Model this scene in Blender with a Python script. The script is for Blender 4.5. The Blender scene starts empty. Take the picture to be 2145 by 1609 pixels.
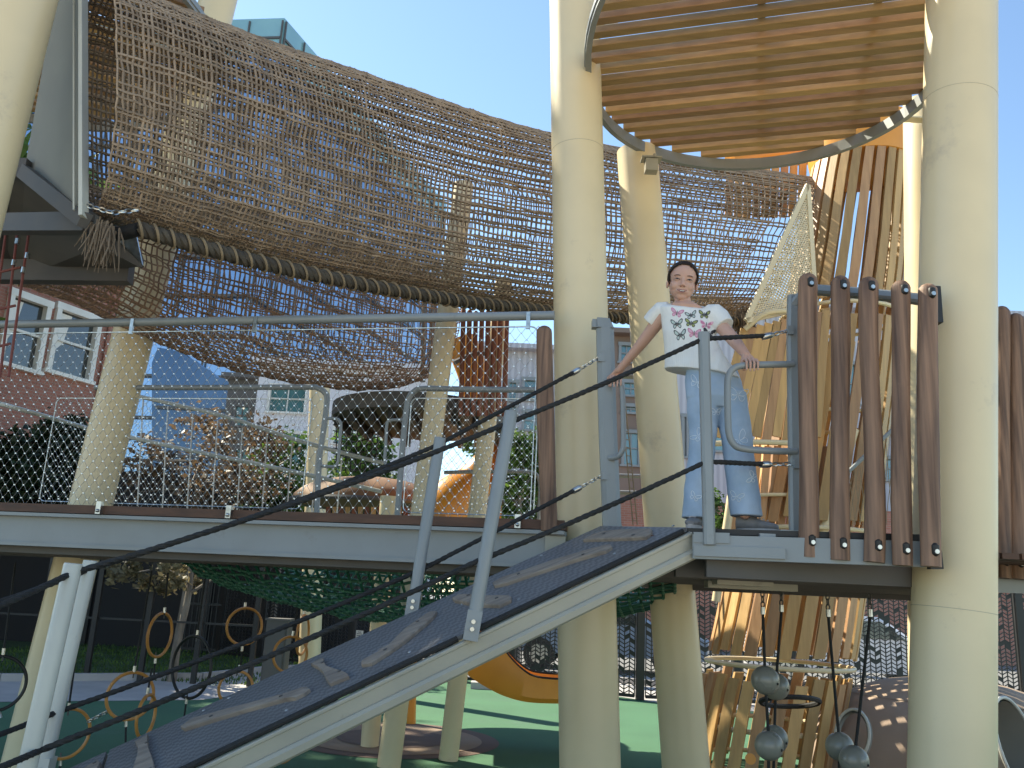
import bpy, bmesh, math, random
from mathutils import Vector, Matrix, noise
from mathutils.bvhtree import BVHTree
V3 = Vector
R = math.radians
random.seed(7)
sc = bpy.context.scene
COL = sc.collection
# ---------------------------------------------------------------- camera
F = 1800.0
CAM = V3((0, 0, 1.5))
TH, AL = R(13.77), R(2.86)
fw = V3((0, math.cos(TH), math.sin(TH)))
up0 = V3((0, -math.sin(TH), math.cos(TH)))
r0 = V3((1, 0, 0))
cr = r0 * math.cos(AL) + up0 * math.sin(AL)
cu = up0 * math.cos(AL) - r0 * math.sin(AL)
cd = bpy.data.cameras.new('camera')
cam = bpy.data.objects.new('camera', cd)
COL.objects.link(cam)
mw = Matrix((cr, cu, -fw)).transposed().to_4x4()
mw.translation = CAM
cam.matrix_world = mw
cd.sensor_fit = 'HORIZONTAL'
cd.sensor_width = 36
cd.lens = 36 * F / 2145
cd.clip_start = .05
cd.clip_end = 3000
sc.camera = cam
# ---------------------------------------------------------------- sky, sun, exposure
SUN_AZ, SUN_EL = R(-54), R(44)       # azimuth from +Y towards +X
w = bpy.data.worlds.new('World'); sc.world = w; w.use_nodes = True
nt = w.node_tree; nt.nodes.clear()
sky = nt.nodes.new('ShaderNodeTexSky'); sky.sky_type = 'NISHITA'; sky.sun_disc = False
sky.sun_elevation = SUN_EL; sky.sun_rotation = SUN_AZ
sky.air_density = 1.0; sky.dust_density = .15; sky.ozone_density = 3.0
bg = nt.nodes.new('ShaderNodeBackground'); bg.inputs[1].default_value = .13
ow = nt.nodes.new('ShaderNodeOutputWorld')
nt.links.new(sky.outputs[0], bg.inputs[0]); nt.links.new(bg.outputs[0], ow.inputs[0])
sd = V3((math.sin(SUN_AZ) * math.cos(SUN_EL), math.cos(SUN_AZ) * math.cos(SUN_EL), math.sin(SUN_EL)))
sl = bpy.data.lights.new('sun', 'SUN'); sl.energy = 5.0; sl.angle = R(.6); sl.color = (1, .93, .8)
so = bpy.data.objects.new('sun', sl); COL.objects.link(so)
so.rotation_euler = sd.to_track_quat('Z', 'Y').to_euler(); so.location = (0, 0, 30)
sc.view_settings.view_transform = 'Standard'
sc.view_settings.look = 'None'
sc.view_settings.exposure = 1.2
sc.view_settings.gamma = 1
sc.view_settings.use_white_balance = True
sc.view_settings.white_balance_temperature = 6900
sc.view_settings.white_balance_tint = 5
# ---------------------------------------------------------------- picture -> place helpers
def ray(x, y):
    return fw + cr * ((x - 1072.5) / F) + cu * ((804.5 - y) / F)
def A(x, y, Y):
    d = ray(x, y); return CAM + d * (Y / d.y)
def Z(x, y, z):
    d = ray(x, y); return CAM + d * ((z - CAM.z) / d.z)
def onplane(x, y, P, N):
    d = ray(x, y); return CAM + d * ((P - CAM).dot(N) / d.dot(N))
def nl(P, D, x, y):
    "point of the line P+tD nearest to the sight line through (x,y)"
    d = ray(x, y).normalized(); D = D.normalized(); w0 = P - CAM
    b = D.dot(d); den = 1 - b * b
    t = (b * d.dot(w0) - D.dot(w0)) / den
    return P + D * t
def lerp(a, b, t): return a + (b - a) * t
def interp(tab, t):
    for (a, b) in zip(tab, tab[1:]):
        if t <= b[0]:
            k = (t - a[0]) / (b[0] - a[0]); k = max(0, k)
            return [lerp(p, q, k) for p, q in zip(a[1:], b[1:])]
    return list(tab[-1][1:])
def smoothpath(pts, n=6):
    pts = [V3(p) for p in pts]; out = []
    P = [pts[0] * 2 - pts[1]] + pts + [pts[-1] * 2 - pts[-2]]
    for i in range(1, len(P) - 2):
        for k in range(n):
            t = k / n; a, b, c, d = P[i - 1:i + 3]
            out.append(.5 * ((2 * b) + (c - a) * t + (2 * a - 5 * b + 4 * c - d) * t * t + (3 * b - a - 3 * c + d) * t ** 3))
    out.append(pts[-1]); return out
def cat(p, q, sag, n=14):
    return [p.lerp(q, i / n) - V3((0, 0, sag * 4 * (i / n) * (1 - i / n))) for i in range(n + 1)]
# ---------------------------------------------------------------- mesh builder
WL = {}
class B:
    def __init__(s): s.v = []; s.f = []; s.m = []
    def add(s, vs, fs, mi=0):
        o = len(s.v); s.v.extend([tuple(p) for p in vs])
        s.f.extend([tuple(o + i for i in f) for f in fs]); s.m.extend([mi] * len(fs)); return s
    def tube(s, pts, r, n=8, mi=0, cap=True, closed=False, flat=1.0, upv=None):
        pts = [V3(p) for p in pts]; L = len(pts)
        rr = r if isinstance(r, (list, tuple)) else [r] * L
        vs = []; prev = None
        for i, p in enumerate(pts):
            if closed: t = pts[(i + 1) % L] - pts[i - 1]
            else: t = pts[min(i + 1, L - 1)] - pts[max(i - 1, 0)]
            if t.length < 1e-9: t = V3((0, 0, 1))
            t.normalize()
            if upv is not None: a = V3(upv) - t * V3(upv).dot(t)
            elif prev is None: a = t.orthogonal()
            else: a = prev - t * prev.dot(t)
            if a.length < 1e-6: a = t.orthogonal()
            a.normalize(); prev = a; b = t.cross(a)
            for k in range(n):
                q = 2 * math.pi * k / n
                vs.append(p + a * (math.cos(q) * rr[i]) + b * (math.sin(q) * rr[i] * flat))
        fs = []
        for i in range(L if closed else L - 1):
            j = (i + 1) % L
            for k in range(n):
                l = (k + 1) % n
                fs.append((i * n + k, i * n + l, j * n + l, j * n + k))
        if cap and not closed:
            fs.append(tuple(range(n - 1, -1, -1))); fs.append(tuple((L - 1) * n + k for k in range(n)))
        return s.add(vs, fs, mi)
    def caps(s, p, q, r1, r2=None, n=12, mi=0):
        "tapered capsule"
        p = V3(p); q = V3(q); r2 = r1 if r2 is None else r2; d = (q - p); L = d.length; d.normalize()
        pts = []; rr = []
        for i in range(5):
            a = R(90 * i / 4 - 90); pts.append(p + d * math.sin(a) * r1); rr.append(max(math.cos(a) * r1, 1e-4))
        for i in range(5):
            a = R(90 * i / 4); pts.append(q + d * math.sin(a) * r2); rr.append(max(math.cos(a) * r2, 1e-4))
        return s.tube(pts, rr, n, mi)
    def box(s, c, sz, M=None, mi=0):
        c = V3(c); vs = []
        for x in (-.5, .5):
            for y in (-.5, .5):
                for z in (-.5, .5):
                    p = V3((x * sz[0], y * sz[1], z * sz[2])); vs.append(c + (M @ p if M else p))
        return s.add(vs, [(0, 1, 3, 2), (4, 6, 7, 5), (0, 4, 5, 1), (2, 3, 7, 6), (0, 2, 6, 4), (1, 5, 7, 3)], mi)
    def bar(s, p, q, wd, h, up=(0, 0, 1), mi=0, bev=0):
        "rectangular bar from p to q, wd sideways, h along up"
        p = V3(p); q = V3(q); d = (q - p).normalized(); u = V3(up); u = (u - d * u.dot(d)).normalized(); sx = d.cross(u)
        a, b = wd / 2, h / 2
        if bev: sec = [(-a, -b + bev), (-a + bev, -b), (a - bev, -b), (a, -b + bev), (a, b - bev), (a - bev, b), (-a + bev, b), (-a, b - bev)]
        else: sec = [(-a, -b), (a, -b), (a, b), (-a, b)]
        n = len(sec); vs = [e + sx * x + u * y for e in (p, q) for x, y in sec]
        fs = [(i, (i + 1) % n, n + (i + 1) % n, n + i) for i in range(n)] + [tuple(range(n - 1, -1, -1)), tuple(range(n, 2 * n))]
        return s.add(vs, fs, mi)
    def prism(s, poly, vec, mi=0):
        n = len(poly); vec = V3(vec); vs = [V3(p) for p in poly] + [V3(p) + vec for p in poly]
        fs = [(i, (i + 1) % n, n + (i + 1) % n, n + i) for i in range(n)] + [tuple(range(n - 1, -1, -1)), tuple(range(n, 2 * n))]
        return s.add(vs, fs, mi)
    def ell(s, c, r, M=None, nu=16, nv=10, mi=0):
        c = V3(c); r = (r, r, r) if isinstance(r, (int, float)) else r; vs = []; fs = []
        for j in range(nv + 1):
            ph = math.pi * j / nv
            for i in range(nu):
                a = 2 * math.pi * i / nu
                p = V3((r[0] * math.sin(ph) * math.cos(a), r[1] * math.sin(ph) * math.sin(a), r[2] * math.cos(ph)))
                vs.append(c + (M @ p if M else p))
        for j in range(nv):
            for i in range(nu):
                k = (i + 1) % nu; fs.append((j * nu + i, (j + 1) * nu + i, (j + 1) * nu + k, j * nu + k))
        return s.add(vs, fs, mi)
    def loft(s, rings, mi=0, cap=True):
        n = len(rings[0]); vs = [p for r in rings for p in r]; fs = []
        for i in range(len(rings) - 1):
            for k in range(n):
                l = (k + 1) % n; fs.append((i * n + k, i * n + l, (i + 1) * n + l, (i + 1) * n + k))
        if cap:
            fs.append(tuple(range(n - 1, -1, -1))); fs.append(tuple((len(rings) - 1) * n + k for k in range(n)))
        return s.add(vs, fs, mi)
    def chain(s, p, q, link=.032, r=.0035, mi=0):
        p = V3(p); q = V3(q); d = q - p; n = max(2, round(d.length / (link * .78))); d.normalize()
        a = d.orthogonal().normalized(); b = d.cross(a)
        for i in range(n):
            c = p.lerp(q, (i + .5) / n); e = a if i % 2 else b
            s.tube([c + d * (link / 2 * math.cos(t)) + e * (link * .3 * math.sin(t)) for t in [2 * math.pi * k / 10 for k in range(10)]], r, 5, mi, closed=True)
        return s
    def obj(s, name, mats, parent=None, loc=None, smooth=True, auto=True):
        me = bpy.data.meshes.new(name)
        off = WL[parent.name] if parent is not None else V3(loc if loc is not None else (0, 0, 0))
        me.from_pydata([(x - off.x, y - off.y, z - off.z) for x, y, z in s.v], [], s.f)
        if not isinstance(mats, (list, tuple)): mats = [mats]
        for m in mats: me.materials.append(m)
        if len(mats) > 1: me.polygons.foreach_set('material_index', s.m)
        if smooth:
            me.polygons.foreach_set('use_smooth', [True] * len(me.polygons))
            if auto: me.set_sharp_from_angle(angle=R(38))
        me.update()
        o = bpy.data.objects.new(name, me); COL.objects.link(o)
        if parent is not None: o.parent = parent
        else: o.location = off
        WL[o.name] = off
        return o
def tag(o, label=None, cat_=None, group=None, kind=None):
    if label: o['label'] = label
    if cat_: o['category'] = cat_
    if group: o['group'] = group
    if kind: o['kind'] = kind
    return o
def thing(name, label, cat_, loc, group=None):
    o = bpy.data.objects.new(name, None); COL.objects.link(o); o.location = loc; o.empty_display_size = .1
    WL[o.name] = V3(loc); return tag(o, label, cat_, group)
def copy_tree(o, parent=None):
    c = o.copy(); COL.objects.link(c)
    if parent is not None: c.parent = parent
    for ch in list(o.children): copy_tree(ch, c)
    return c
# ---------------------------------------------------------------- materials
def node(t, k): return t.nodes.new('ShaderNode' + k)
def mat(name, col, rough=.6, metal=0, col2=None, scale=8, stretch=(1, 1, 1), amt=.5, bump=0, bscale=60, detail=6, contrast=(.35, .65), spec=.5, coat=0, dirt=None):
    m = bpy.data.materials.new(name); m.use_nodes = True; t = m.node_tree; p = t.nodes['Principled BSDF']
    p.inputs['Roughness'].default_value = rough; p.inputs['Metallic'].default_value = metal
    p.inputs['Specular IOR Level'].default_value = spec; p.inputs['Coat Weight'].default_value = coat
    p.inputs['Base Color'].default_value = (*col, 1)
    tc = node(t, 'TexCoord'); mp = node(t, 'Mapping'); mp.inputs['Scale'].default_value = stretch
    t.links.new(tc.outputs['Object'], mp.inputs[0])
    col2 = col2 or tuple(c * .8 for c in col)
    n = node(t, 'TexNoise'); n.inputs['Scale'].default_value = scale; n.inputs['Detail'].default_value = detail
    t.links.new(mp.outputs[0], n.inputs['Vector'])
    rp = node(t, 'ValToRGB'); rp.color_ramp.elements[0].position = contrast[0]; rp.color_ramp.elements[1].position = contrast[1]
    rp.color_ramp.elements[0].color = (*col2, 1); rp.color_ramp.elements[1].color = (*col, 1)
    t.links.new(n.outputs['Fac'], rp.inputs[0]); out = rp.outputs[0]
    if dirt:
        n3 = node(t, 'TexNoise'); n3.inputs['Scale'].default_value = dirt[1]; n3.inputs['Detail'].default_value = 8; n3.inputs['Roughness'].default_value = .7
        t.links.new(tc.outputs['Object'], n3.inputs['Vector'])
        r3 = node(t, 'ValToRGB'); r3.color_ramp.elements[0].position = dirt[2]; r3.color_ramp.elements[1].position = dirt[2] + .12
        mx = node(t, 'Mix'); mx.data_type = 'RGBA'; mx.inputs[7].default_value = (*dirt[0], 1)
        t.links.new(n3.outputs['Fac'], r3.inputs[0]); t.links.new(r3.outputs[0], mx.inputs[0]); t.links.new(out, mx.inputs[6]); out = mx.outputs[2]
    t.links.new(out, p.inputs['Base Color'])
    n2 = node(t, 'TexNoise'); n2.inputs['Scale'].default_value = bscale; n2.inputs['Detail'].default_value = 4
    t.links.new(mp.outputs[0], n2.inputs['Vector'])
    mr = node(t, 'MapRange'); mr.inputs[3].default_value = max(rough - .12, .03); mr.inputs[4].default_value = min(rough + .12, 1)
    t.links.new(n.outputs['Fac'], mr.inputs[0]); t.links.new(mr.outputs[0], p.inputs['Roughness'])
    if bump:
        bp = node(t, 'Bump'); bp.inputs['Strength'].default_value = bump; bp.inputs['Distance'].default_value = .01
        t.links.new(n2.outputs['Fac'], bp.inputs['Height']); t.links.new(bp.outputs[0], p.inputs['Normal'])
    return m
def glass(name, col, rough=.06, col2=None, sc_=.3):
    m = mat(name, col, rough, 0, col2, sc_, spec=1.0, coat=.6); return m
M = {}
M['cream'] = mat('cream_paint', (.77, .635, .40), .38, col2=(.69, .57, .36), scale=1.6, bump=.02, bscale=90, spec=.5, dirt=((.56, .46, .31), 2.2, .60))
M['cream2'] = mat('cream_paint_channel', (.42, .39, .31), .35, col2=(.35, .33, .27), scale=2.5, bump=.02, dirt=((.28, .26, .21), 5, .58))
M['grey'] = mat('grey_paint', (.26, .28, .285), .35, col2=(.225, .243, .247), scale=3, spec=.5, dirt=((.22, .225, .22), 7, .6))
M['lgrey'] = mat('light_grey_paint', (.52, .52, .46), .36, col2=(.44, .44, .40), scale=3, dirt=((.34, .33, .3), 9, .61))
M['dgrey'] = mat('dark_steel', (.11, .10, .092), .6, col2=(.08, .075, .07), scale=4)
M['panelgrey'] = mat('panel_grey', (.25, .25, .22), .75, col2=(.21, .21, .19), scale=2)
M['galv'] = mat('galvanised_steel', (.62, .62, .6), .32, metal=1, col2=(.4, .4, .38), scale=25)
M['wire'] = mat('stainless_wire', (.5, .48, .45), .4, metal=.5, scale=25)
M['ferr'] = mat('wire_ferrule', (.9, .9, .88), .3, metal=.6, scale=25)
M['picket'] = mat('stained_round_timber', (.32, .185, .115), .65, col2=(.10, .054, .034), scale=1.0, stretch=(34, 34, 1.7), contrast=(.32, .68), bump=.25, bscale=2.2, dirt=((.24, .15, .09), 6, .64))
M['redpicket'] = mat('red_timber', (.30, .10, .05), .6, col2=(.16, .05, .025), scale=1.0, stretch=(20, 20, 1.2), contrast=(.3, .7))
M['slatA'] = mat('honey_slat', (.54, .345, .15), .5, col2=(.42, .26, .11), scale=1, stretch=(3, 26, 26), contrast=(.3, .7), bump=.1, bscale=3)
M['slatB'] = mat('brown_slat', (.45, .265, .13), .5, col2=(.33, .185, .085), scale=1, stretch=(3, 26, 26), contrast=(.3, .7), bump=.1, bscale=3)
M['tslatA'] = mat('honey_upright_slat', (.60, .375, .15), .5, col2=(.46, .275, .105), scale=1, stretch=(24, 24, 2), contrast=(.3, .7), bump=.1, bscale=3)
M['tslatB'] = mat('brown_upright_slat', (.52, .30, .145), .5, col2=(.38, .205, .095), scale=1, stretch=(24, 24, 2), contrast=(.3, .7), bump=.1, bscale=3)
M['drift'] = mat('weathered_foothold_wood', (.33, .27, .21), .8, col2=(.19, .15, .12), scale=1, stretch=(3.5, 30, 12), contrast=(.3, .7), bump=.35, bscale=3)
M['plank'] = mat('deck_plank', (.13, .065, .04), .7, col2=(.08, .04, .025), scale=1, stretch=(2, 20, 20), bump=.2, bscale=3)
M['rope'] = mat('black_rope', (.022, .021, .02), .75, col2=(.012, .012, .012), scale=50, bump=.5, bscale=160)
M['net'] = mat('tan_net_rope', (.34, .255, .18), .8, col2=(.20, .145, .10), scale=9, contrast=(.3, .7))
M['net2'] = mat('red_brown_net_rope', (.42, .27, .18), .8, col2=(.25, .16, .10), scale=6, contrast=(.3, .7))
M['braid'] = mat('braided_edge_rope', (.085, .07, .05), .8, col2=(.05, .04, .03), scale=14, bump=.3)
M['lash'] = mat('lashing_rope', (.27, .2, .12), .8, scale=20)
M['frnd'] = mat('frayed_fibre', (.20, .15, .105), .9, scale=20)
M['mat'] = mat('dark_ramp_panel', (.19, .19, .192), .5, col2=(.16, .16, .163), scale=4, spec=.6, dirt=((.19, .175, .16), 3, .58))
M['black'] = mat('black_steel', (.016, .015, .014), .5, scale=5)
M['screen'] = mat('shaded_wall_black', (.032, .028, .025), .85, col2=(.018, .018, .02), scale=.6, stretch=(1, 1, .3))  # building wall in shade, the darkness put into the colour
M['orange'] = mat('orange_plastic', (.78, .33, .045), .35, col2=(.68, .27, .035), scale=2, spec=.5, dirt=((.5, .22, .05), 6, .63))
M['hoop'] = mat('orange_hoop', (.58, .27, .07), .4, scale=10, col2=(.48, .21, .05))
M['green'] = mat('green_rubber', (.056, .155, .080), .9, col2=(.045, .130, .066), scale=1.2, bump=.3, bscale=260, dirt=((.06, .14, .085), .7, .55))
M['brub'] = mat('brown_rubber', (.17, .115, .09), .9, col2=(.14, .095, .075), scale=3, bump=.3, bscale=260)
M['trub'] = mat('tan_rubber', (.33, .24, .17), .9, col2=(.28, .2, .14), scale=3, bump=.3, bscale=260)
M['conc'] = mat('concrete', (.46, .43, .41), .85, col2=(.37, .35, .34), scale=2, bump=.15, bscale=60)
M['asph'] = mat('pale_asphalt', (.20, .195, .19), .9, scale=8, bump=.2)
M['grass'] = mat('lawn_soil', (.05, .09, .03), .95, col2=(.03, .06, .02), scale=5, bump=.6, bscale=40)
M['gnet'] = mat('green_net_rope', (.016, .13, .075), .6, col2=(.01, .085, .05), scale=20)
M['ball'] = mat('grey_ball_plastic', (.27, .26, .215), .3, col2=(.23, .22, .185), scale=6, spec=.6)
M['white'] = mat('white_paint', (.78, .76, .70), .6, col2=(.68, .66, .6), scale=3)
M['wbld'] = mat('white_cladding', (.72, .71, .74), .6, col2=(.62, .62, .66), scale=.4)
M['teal'] = glass('teal_window_glass', (.10, .24, .25), .08, (.05, .12, .14))
M['dwin'] = glass('dark_window_glass', (.03, .035, .035), .08)
M['blueglass'] = mat('blue_tower_glass', (.34, .46, .62), .08, .75, (.26, .38, .54), .05, contrast=(.45, .55))
M['reflectglass'] = mat('dark_glass_reflection', (.10, .16, .25), .12, .4, (.06, .11, .19), .15)
M['plaza'] = mat('warm_bounce_paving', (.60, .50, .38), .9, col2=(.5, .42, .32), scale=1.5)
M['tealglass'] = glass('tower_top_glass', (.25, .45, .47), .1, (.2, .38, .42))
M['dgbld'] = mat('dark_cladding', (.10, .095, .09), .6, scale=.5)
M['brownbld'] = mat('brown_cladding', (.26, .19, .15), .7, scale=.5)
M['bark'] = mat('bark', (.30, .25, .20), .9, col2=(.17, .14, .11), scale=1, stretch=(12, 12, 3), bump=.5, bscale=4)
def leaf(name, c, c2):
    m = mat(name, c, .55, col2=c2, scale=1.6, contrast=(.4, .6)); t = m.node_tree; p = t.nodes['Principled BSDF']
    tr = node(t, 'BsdfTranslucent'); mx = node(t, 'MixShader'); mx.inputs[0].default_value = .35
    src = p.inputs['Base Color'].links[0].from_socket
    t.links.new(src, tr.inputs[0]); t.links.new(p.outputs[0], mx.inputs[1]); t.links.new(tr.outputs[0], mx.inputs[2])
    t.links.new(mx.outputs[0], t.nodes['Material Output'].inputs[0]); return m
M['leafg'] = leaf('green_leaf', (.13, .22, .035), (.05, .10, .02))
M['leafd'] = leaf('dark_leaf', (.035, .06, .022), (.02, .035, .014))
M['leafb'] = leaf('brown_leaf', (.20, .12, .06), (.09, .06, .035))
M['leaft'] = leaf('tan_leaf', (.26, .21, .11), (.14, .12, .06))
def banded(name, c1, c2, scale, axis='Z', rough=.5, off=.5, bump=.4):
    "stripes across one axis (corrugation, cladding seams, ribbing)"
    m = bpy.data.materials.new(name); m.use_nodes = True; t = m.node_tree; p = t.nodes['Principled BSDF']; p.inputs['Roughness'].default_value = rough
    tc = node(t, 'TexCoord'); wv = node(t, 'TexWave'); wv.bands_direction = axis; wv.inputs['Scale'].default_value = scale
    wv.inputs['Distortion'].default_value = .15
    t.links.new(tc.outputs['Object'], wv.inputs[0])
    rp = node(t, 'ValToRGB'); rp.color_ramp.elements[0].color = (*c2, 1); rp.color_ramp.elements[1].color = (*c1, 1)
    rp.color_ramp.elements[0].position = max(off - .25, 0); rp.color_ramp.elements[1].position = min(off + .25, 1)
    t.links.new(wv.outputs['Fac'], rp.inputs[0]); t.links.new(rp.outputs[0], p.inputs[0])
    bp = node(t, 'Bump'); bp.inputs['Strength'].default_value = bump; bp.inputs['Distance'].default_value = .02
    t.links.new(wv.outputs['Fac'], bp.inputs['Height']); t.links.new(bp.outputs[0], p.inputs['Normal'])
    return m
M['corr'] = banded('corrugated_cladding', (.50, .50, .54), (.40, .40, .44), 1.2, 'X', .55)
def brick():
    m = bpy.data.materials.new('red_brick'); m.use_nodes = True; t = m.node_tree; p = t.nodes['Principled BSDF']; p.inputs['Roughness'].default_value = .85
    tc = node(t, 'TexCoord'); mp = node(t, 'Mapping'); b = node(t, 'TexBrick')
    mp.inputs['Rotation'].default_value = (R(90), 0, 0)
    cmb = node(t, 'CombineXYZ'); sp = node(t, 'SeparateXYZ'); ad = node(t, 'Math'); ad.operation = 'ADD'
    t.links.new(tc.outputs['Object'], sp.inputs[0]); t.links.new(sp.outputs[0], ad.inputs[0]); t.links.new(sp.outputs[1], ad.inputs[1])
    t.links.new(ad.outputs[0], cmb.inputs[0]); t.links.new(sp.outputs[2], cmb.inputs[1]); t.links.new(cmb.outputs[0], b.inputs['Vector'])
    b.inputs['Color1'].default_value = (.48, .20, .14, 1); b.inputs['Color2'].default_value = (.39, .155, .11, 1); b.inputs['Mortar'].default_value = (.42, .28, .22, 1)
    b.inputs['Scale'].default_value = 1; b.inputs['Mortar Size'].default_value = .008; b.inputs['Brick Width'].default_value = .24; b.inputs['Row Height'].default_value = .08
    n = node(t, 'TexNoise'); n.inputs['Scale'].default_value = 1.5; mx = node(t, 'Mix'); mx.data_type = 'RGBA'; mx.blend_type = 'MULTIPLY'
    rp = node(t, 'ValToRGB'); rp.color_ramp.elements[0].color = (.7, .7, .7, 1); rp.color_ramp.elements[0].position = .3; rp.color_ramp.elements[1].position = .7
    t.links.new(n.outputs['Fac'], rp.inputs[0]); mx.inputs[0].default_value = 1
    t.links.new(b.outputs[0], mx.inputs[6]); t.links.new(rp.outputs[0], mx.inputs[7]); t.links.new(mx.outputs[2], p.inputs[0]); return m
M['brick'] = brick()
def checkmat():
    "small raised pattern of the ramp panel"
    m = M['mat']; t = m.node_tree; p = t.nodes['Principled BSDF']
    tc = node(t, 'TexCoord'); mp = node(t, 'Mapping'); mp.inputs['Rotation'].default_value = (0, 0, R(22 + 45))
    vo = node(t, 'TexChecker'); vo.inputs['Scale'].default_value = 48
    t.links.new(tc.outputs['Object'], mp.inputs[0]); t.links.new(mp.outputs[0], vo.inputs[0])
    bp = node(t, 'Bump'); bp.inputs['Strength'].default_value = .8; bp.inputs['Distance'].default_value = .004
    t.links.new(vo.outputs['Fac'], bp.inputs['Height']); t.links.new(bp.outputs[0], p.inputs['Normal'])
    old = p.inputs['Base Color'].links[0].from_socket; mx = node(t, 'Mix'); mx.data_type = 'RGBA'; mx.blend_type = 'MULTIPLY'; mx.inputs[7].default_value = (.62, .62, .64, 1)
    vo.inputs['Scale'].default_value = 40
    t.links.new(vo.outputs['Fac'], mx.inputs[0]); t.links.new(old, mx.inputs[6]); t.links.new(mx.outputs[2], p.inputs['Base Color'])
checkmat()

def island_variation(keys, lo, hi):
    "each board, leaf or rope a little lighter or darker than its neighbour"
    for k in keys:
        t = M[k].node_tree; p = t.nodes['Principled BSDF']; old = p.inputs['Base Color'].links[0].from_socket
        g = node(t, 'NewGeometry'); mr = node(t, 'MapRange'); mr.inputs[3].default_value = lo; mr.inputs[4].default_value = hi
        hs = node(t, 'HueSaturation'); t.links.new(g.outputs['Random Per Island'], mr.inputs[0]); t.links.new(mr.outputs[0], hs.inputs['Value']); t.links.new(old, hs.inputs['Color']); t.links.new(hs.outputs[0], p.inputs['Base Color'])
island_variation(['slatA', 'slatB', 'tslatA', 'tslatB', 'plank', 'net', 'net2', 'leafg', 'leafb', 'leaft', 'leafd'], .68, 1.2)
# ================================================================ SETTING
def sheet(name, poly, z, m, kind='structure', th=.0):
    b = B(); vs = [V3((p[0], p[1], z)) for p in poly]
    b.add(vs, [tuple(range(len(vs)))])
    return tag(b.obj(name, m, smooth=False), kind=kind)
sheet('ground', [(-900, -200), (900, -200), (900, 1500), (-900, 1500)], -.02, M['asph'])
# rubber play surface: front part of the place up to the concrete path
def gp(x, y): return Z(x, y, 0)
pl = [gp(-500, 1463), gp(0, 1470), gp(420, 1466), gp(620, 1442), gp(900, 1418), gp(1060, 1425), gp(1180, 1444), gp(1290, 1458), gp(1390, 1474), gp(1600, 1492), gp(2145, 1530), gp(2700, 1560)]
sheet('rubber_play_ground', [(p.x, p.y) for p in pl] + [(16, 1), (-16, 1)], -.004, M['green'])
pc = [gp(-500, 1420), gp(0, 1427), gp(420, 1424), gp(560, 1408), gp(900, 1392), gp(1180, 1418), gp(1600, 1462), gp(2145, 1498), gp(2700, 1528)]
sheet('concrete_path', [(p.x, p.y) for p in pc] + [(p.x, p.y) for p in reversed(pl)], 0.0, M['conc'])
kb = B()
for a, c in zip(pc, pc[1:]): kb.bar((a.x, a.y, .05), (c.x, c.y, .05), .10, .10)
tag(kb.obj('path_kerb', M['conc'], smooth=False), kind='structure')
gl = [(p.x, p.y + .05) for p in pc[:4]]
sheet('lawn', gl + [(-5.2, 24), (-40, 24), (-40, gl[0][1])], .004, M['grass'])
rows = [(pc[4].x - 2, pc[4].y + .1), (pc[5].x, pc[5].y + .1), (pc[6].x, pc[6].y + .1), (pc[7].x, pc[7].y + .1), (pc[8].x, pc[8].y + .1)]
sheet('pavement', [(rows[0][0] - 1.5, rows[0][1] + 1)] + rows[1:] + [(30, 18), (-9, 21)], .004, M['conc'])
sheet('road', [(-40, 24), (-9, 21), (30, 18), (60, 18), (60, 30), (-40, 34)], -.008, M['asph'])
# painted rubber rings round the three columns
cc = gp(823, 1547)
def disc(name, c, r, z, m, n=64):
    b = B(); b.add([V3((c.x + r * math.cos(2 * math.pi * k / n), c.y + r * math.sin(2 * math.pi * k / n), z)) for k in range(n)], [tuple(range(n))])
    return tag(b.obj(name, m, smooth=False), kind='structure')
kx = cc.y / F
disc('rubber_ring_outer', cc, 1.10, .000, M['brub']); disc('rubber_ring_middle', cc, .92, .004, M['trub']); disc('rubber_ring_inner', cc, .58, .008, M['brub'])
disc('rubber_patch', V3((3.4, 6.2, 0)), 1.9, .0, M['brub'])

sheet('bounce_plaza', [(-45, 1), (45, 1), (45, -60), (-45, -60)], -.004, M['plaza'])  # unseen paving added behind the camera to bounce warm light
# ---- brick building on the left
def facade(p, q, zb, zt):
    "frame of a wall from p to q (plan), outward normal towards the camera"
    p = V3((p[0], p[1], 0)); q = V3((q[0], q[1], 0)); d = (q - p); L = d.length; d.normalize(); n = V3((d.y, -d.x, 0))
    return p, d, n, L
WDv = V3((.46, 1, 0)).normalized(); WP = A(225, 800, 22); WP.z = 0
WN = V3((WDv.y, -WDv.x, 0))
bk = thing('brick_building', 'red brick building with white framed sash windows left of the footbridge', 'building', (WP.x - 4, WP.y - 6, 0))
top = onplane(160, 566, WP, WN).z
q0 = WP - WDv * 12; q1 = WP.copy()
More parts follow.
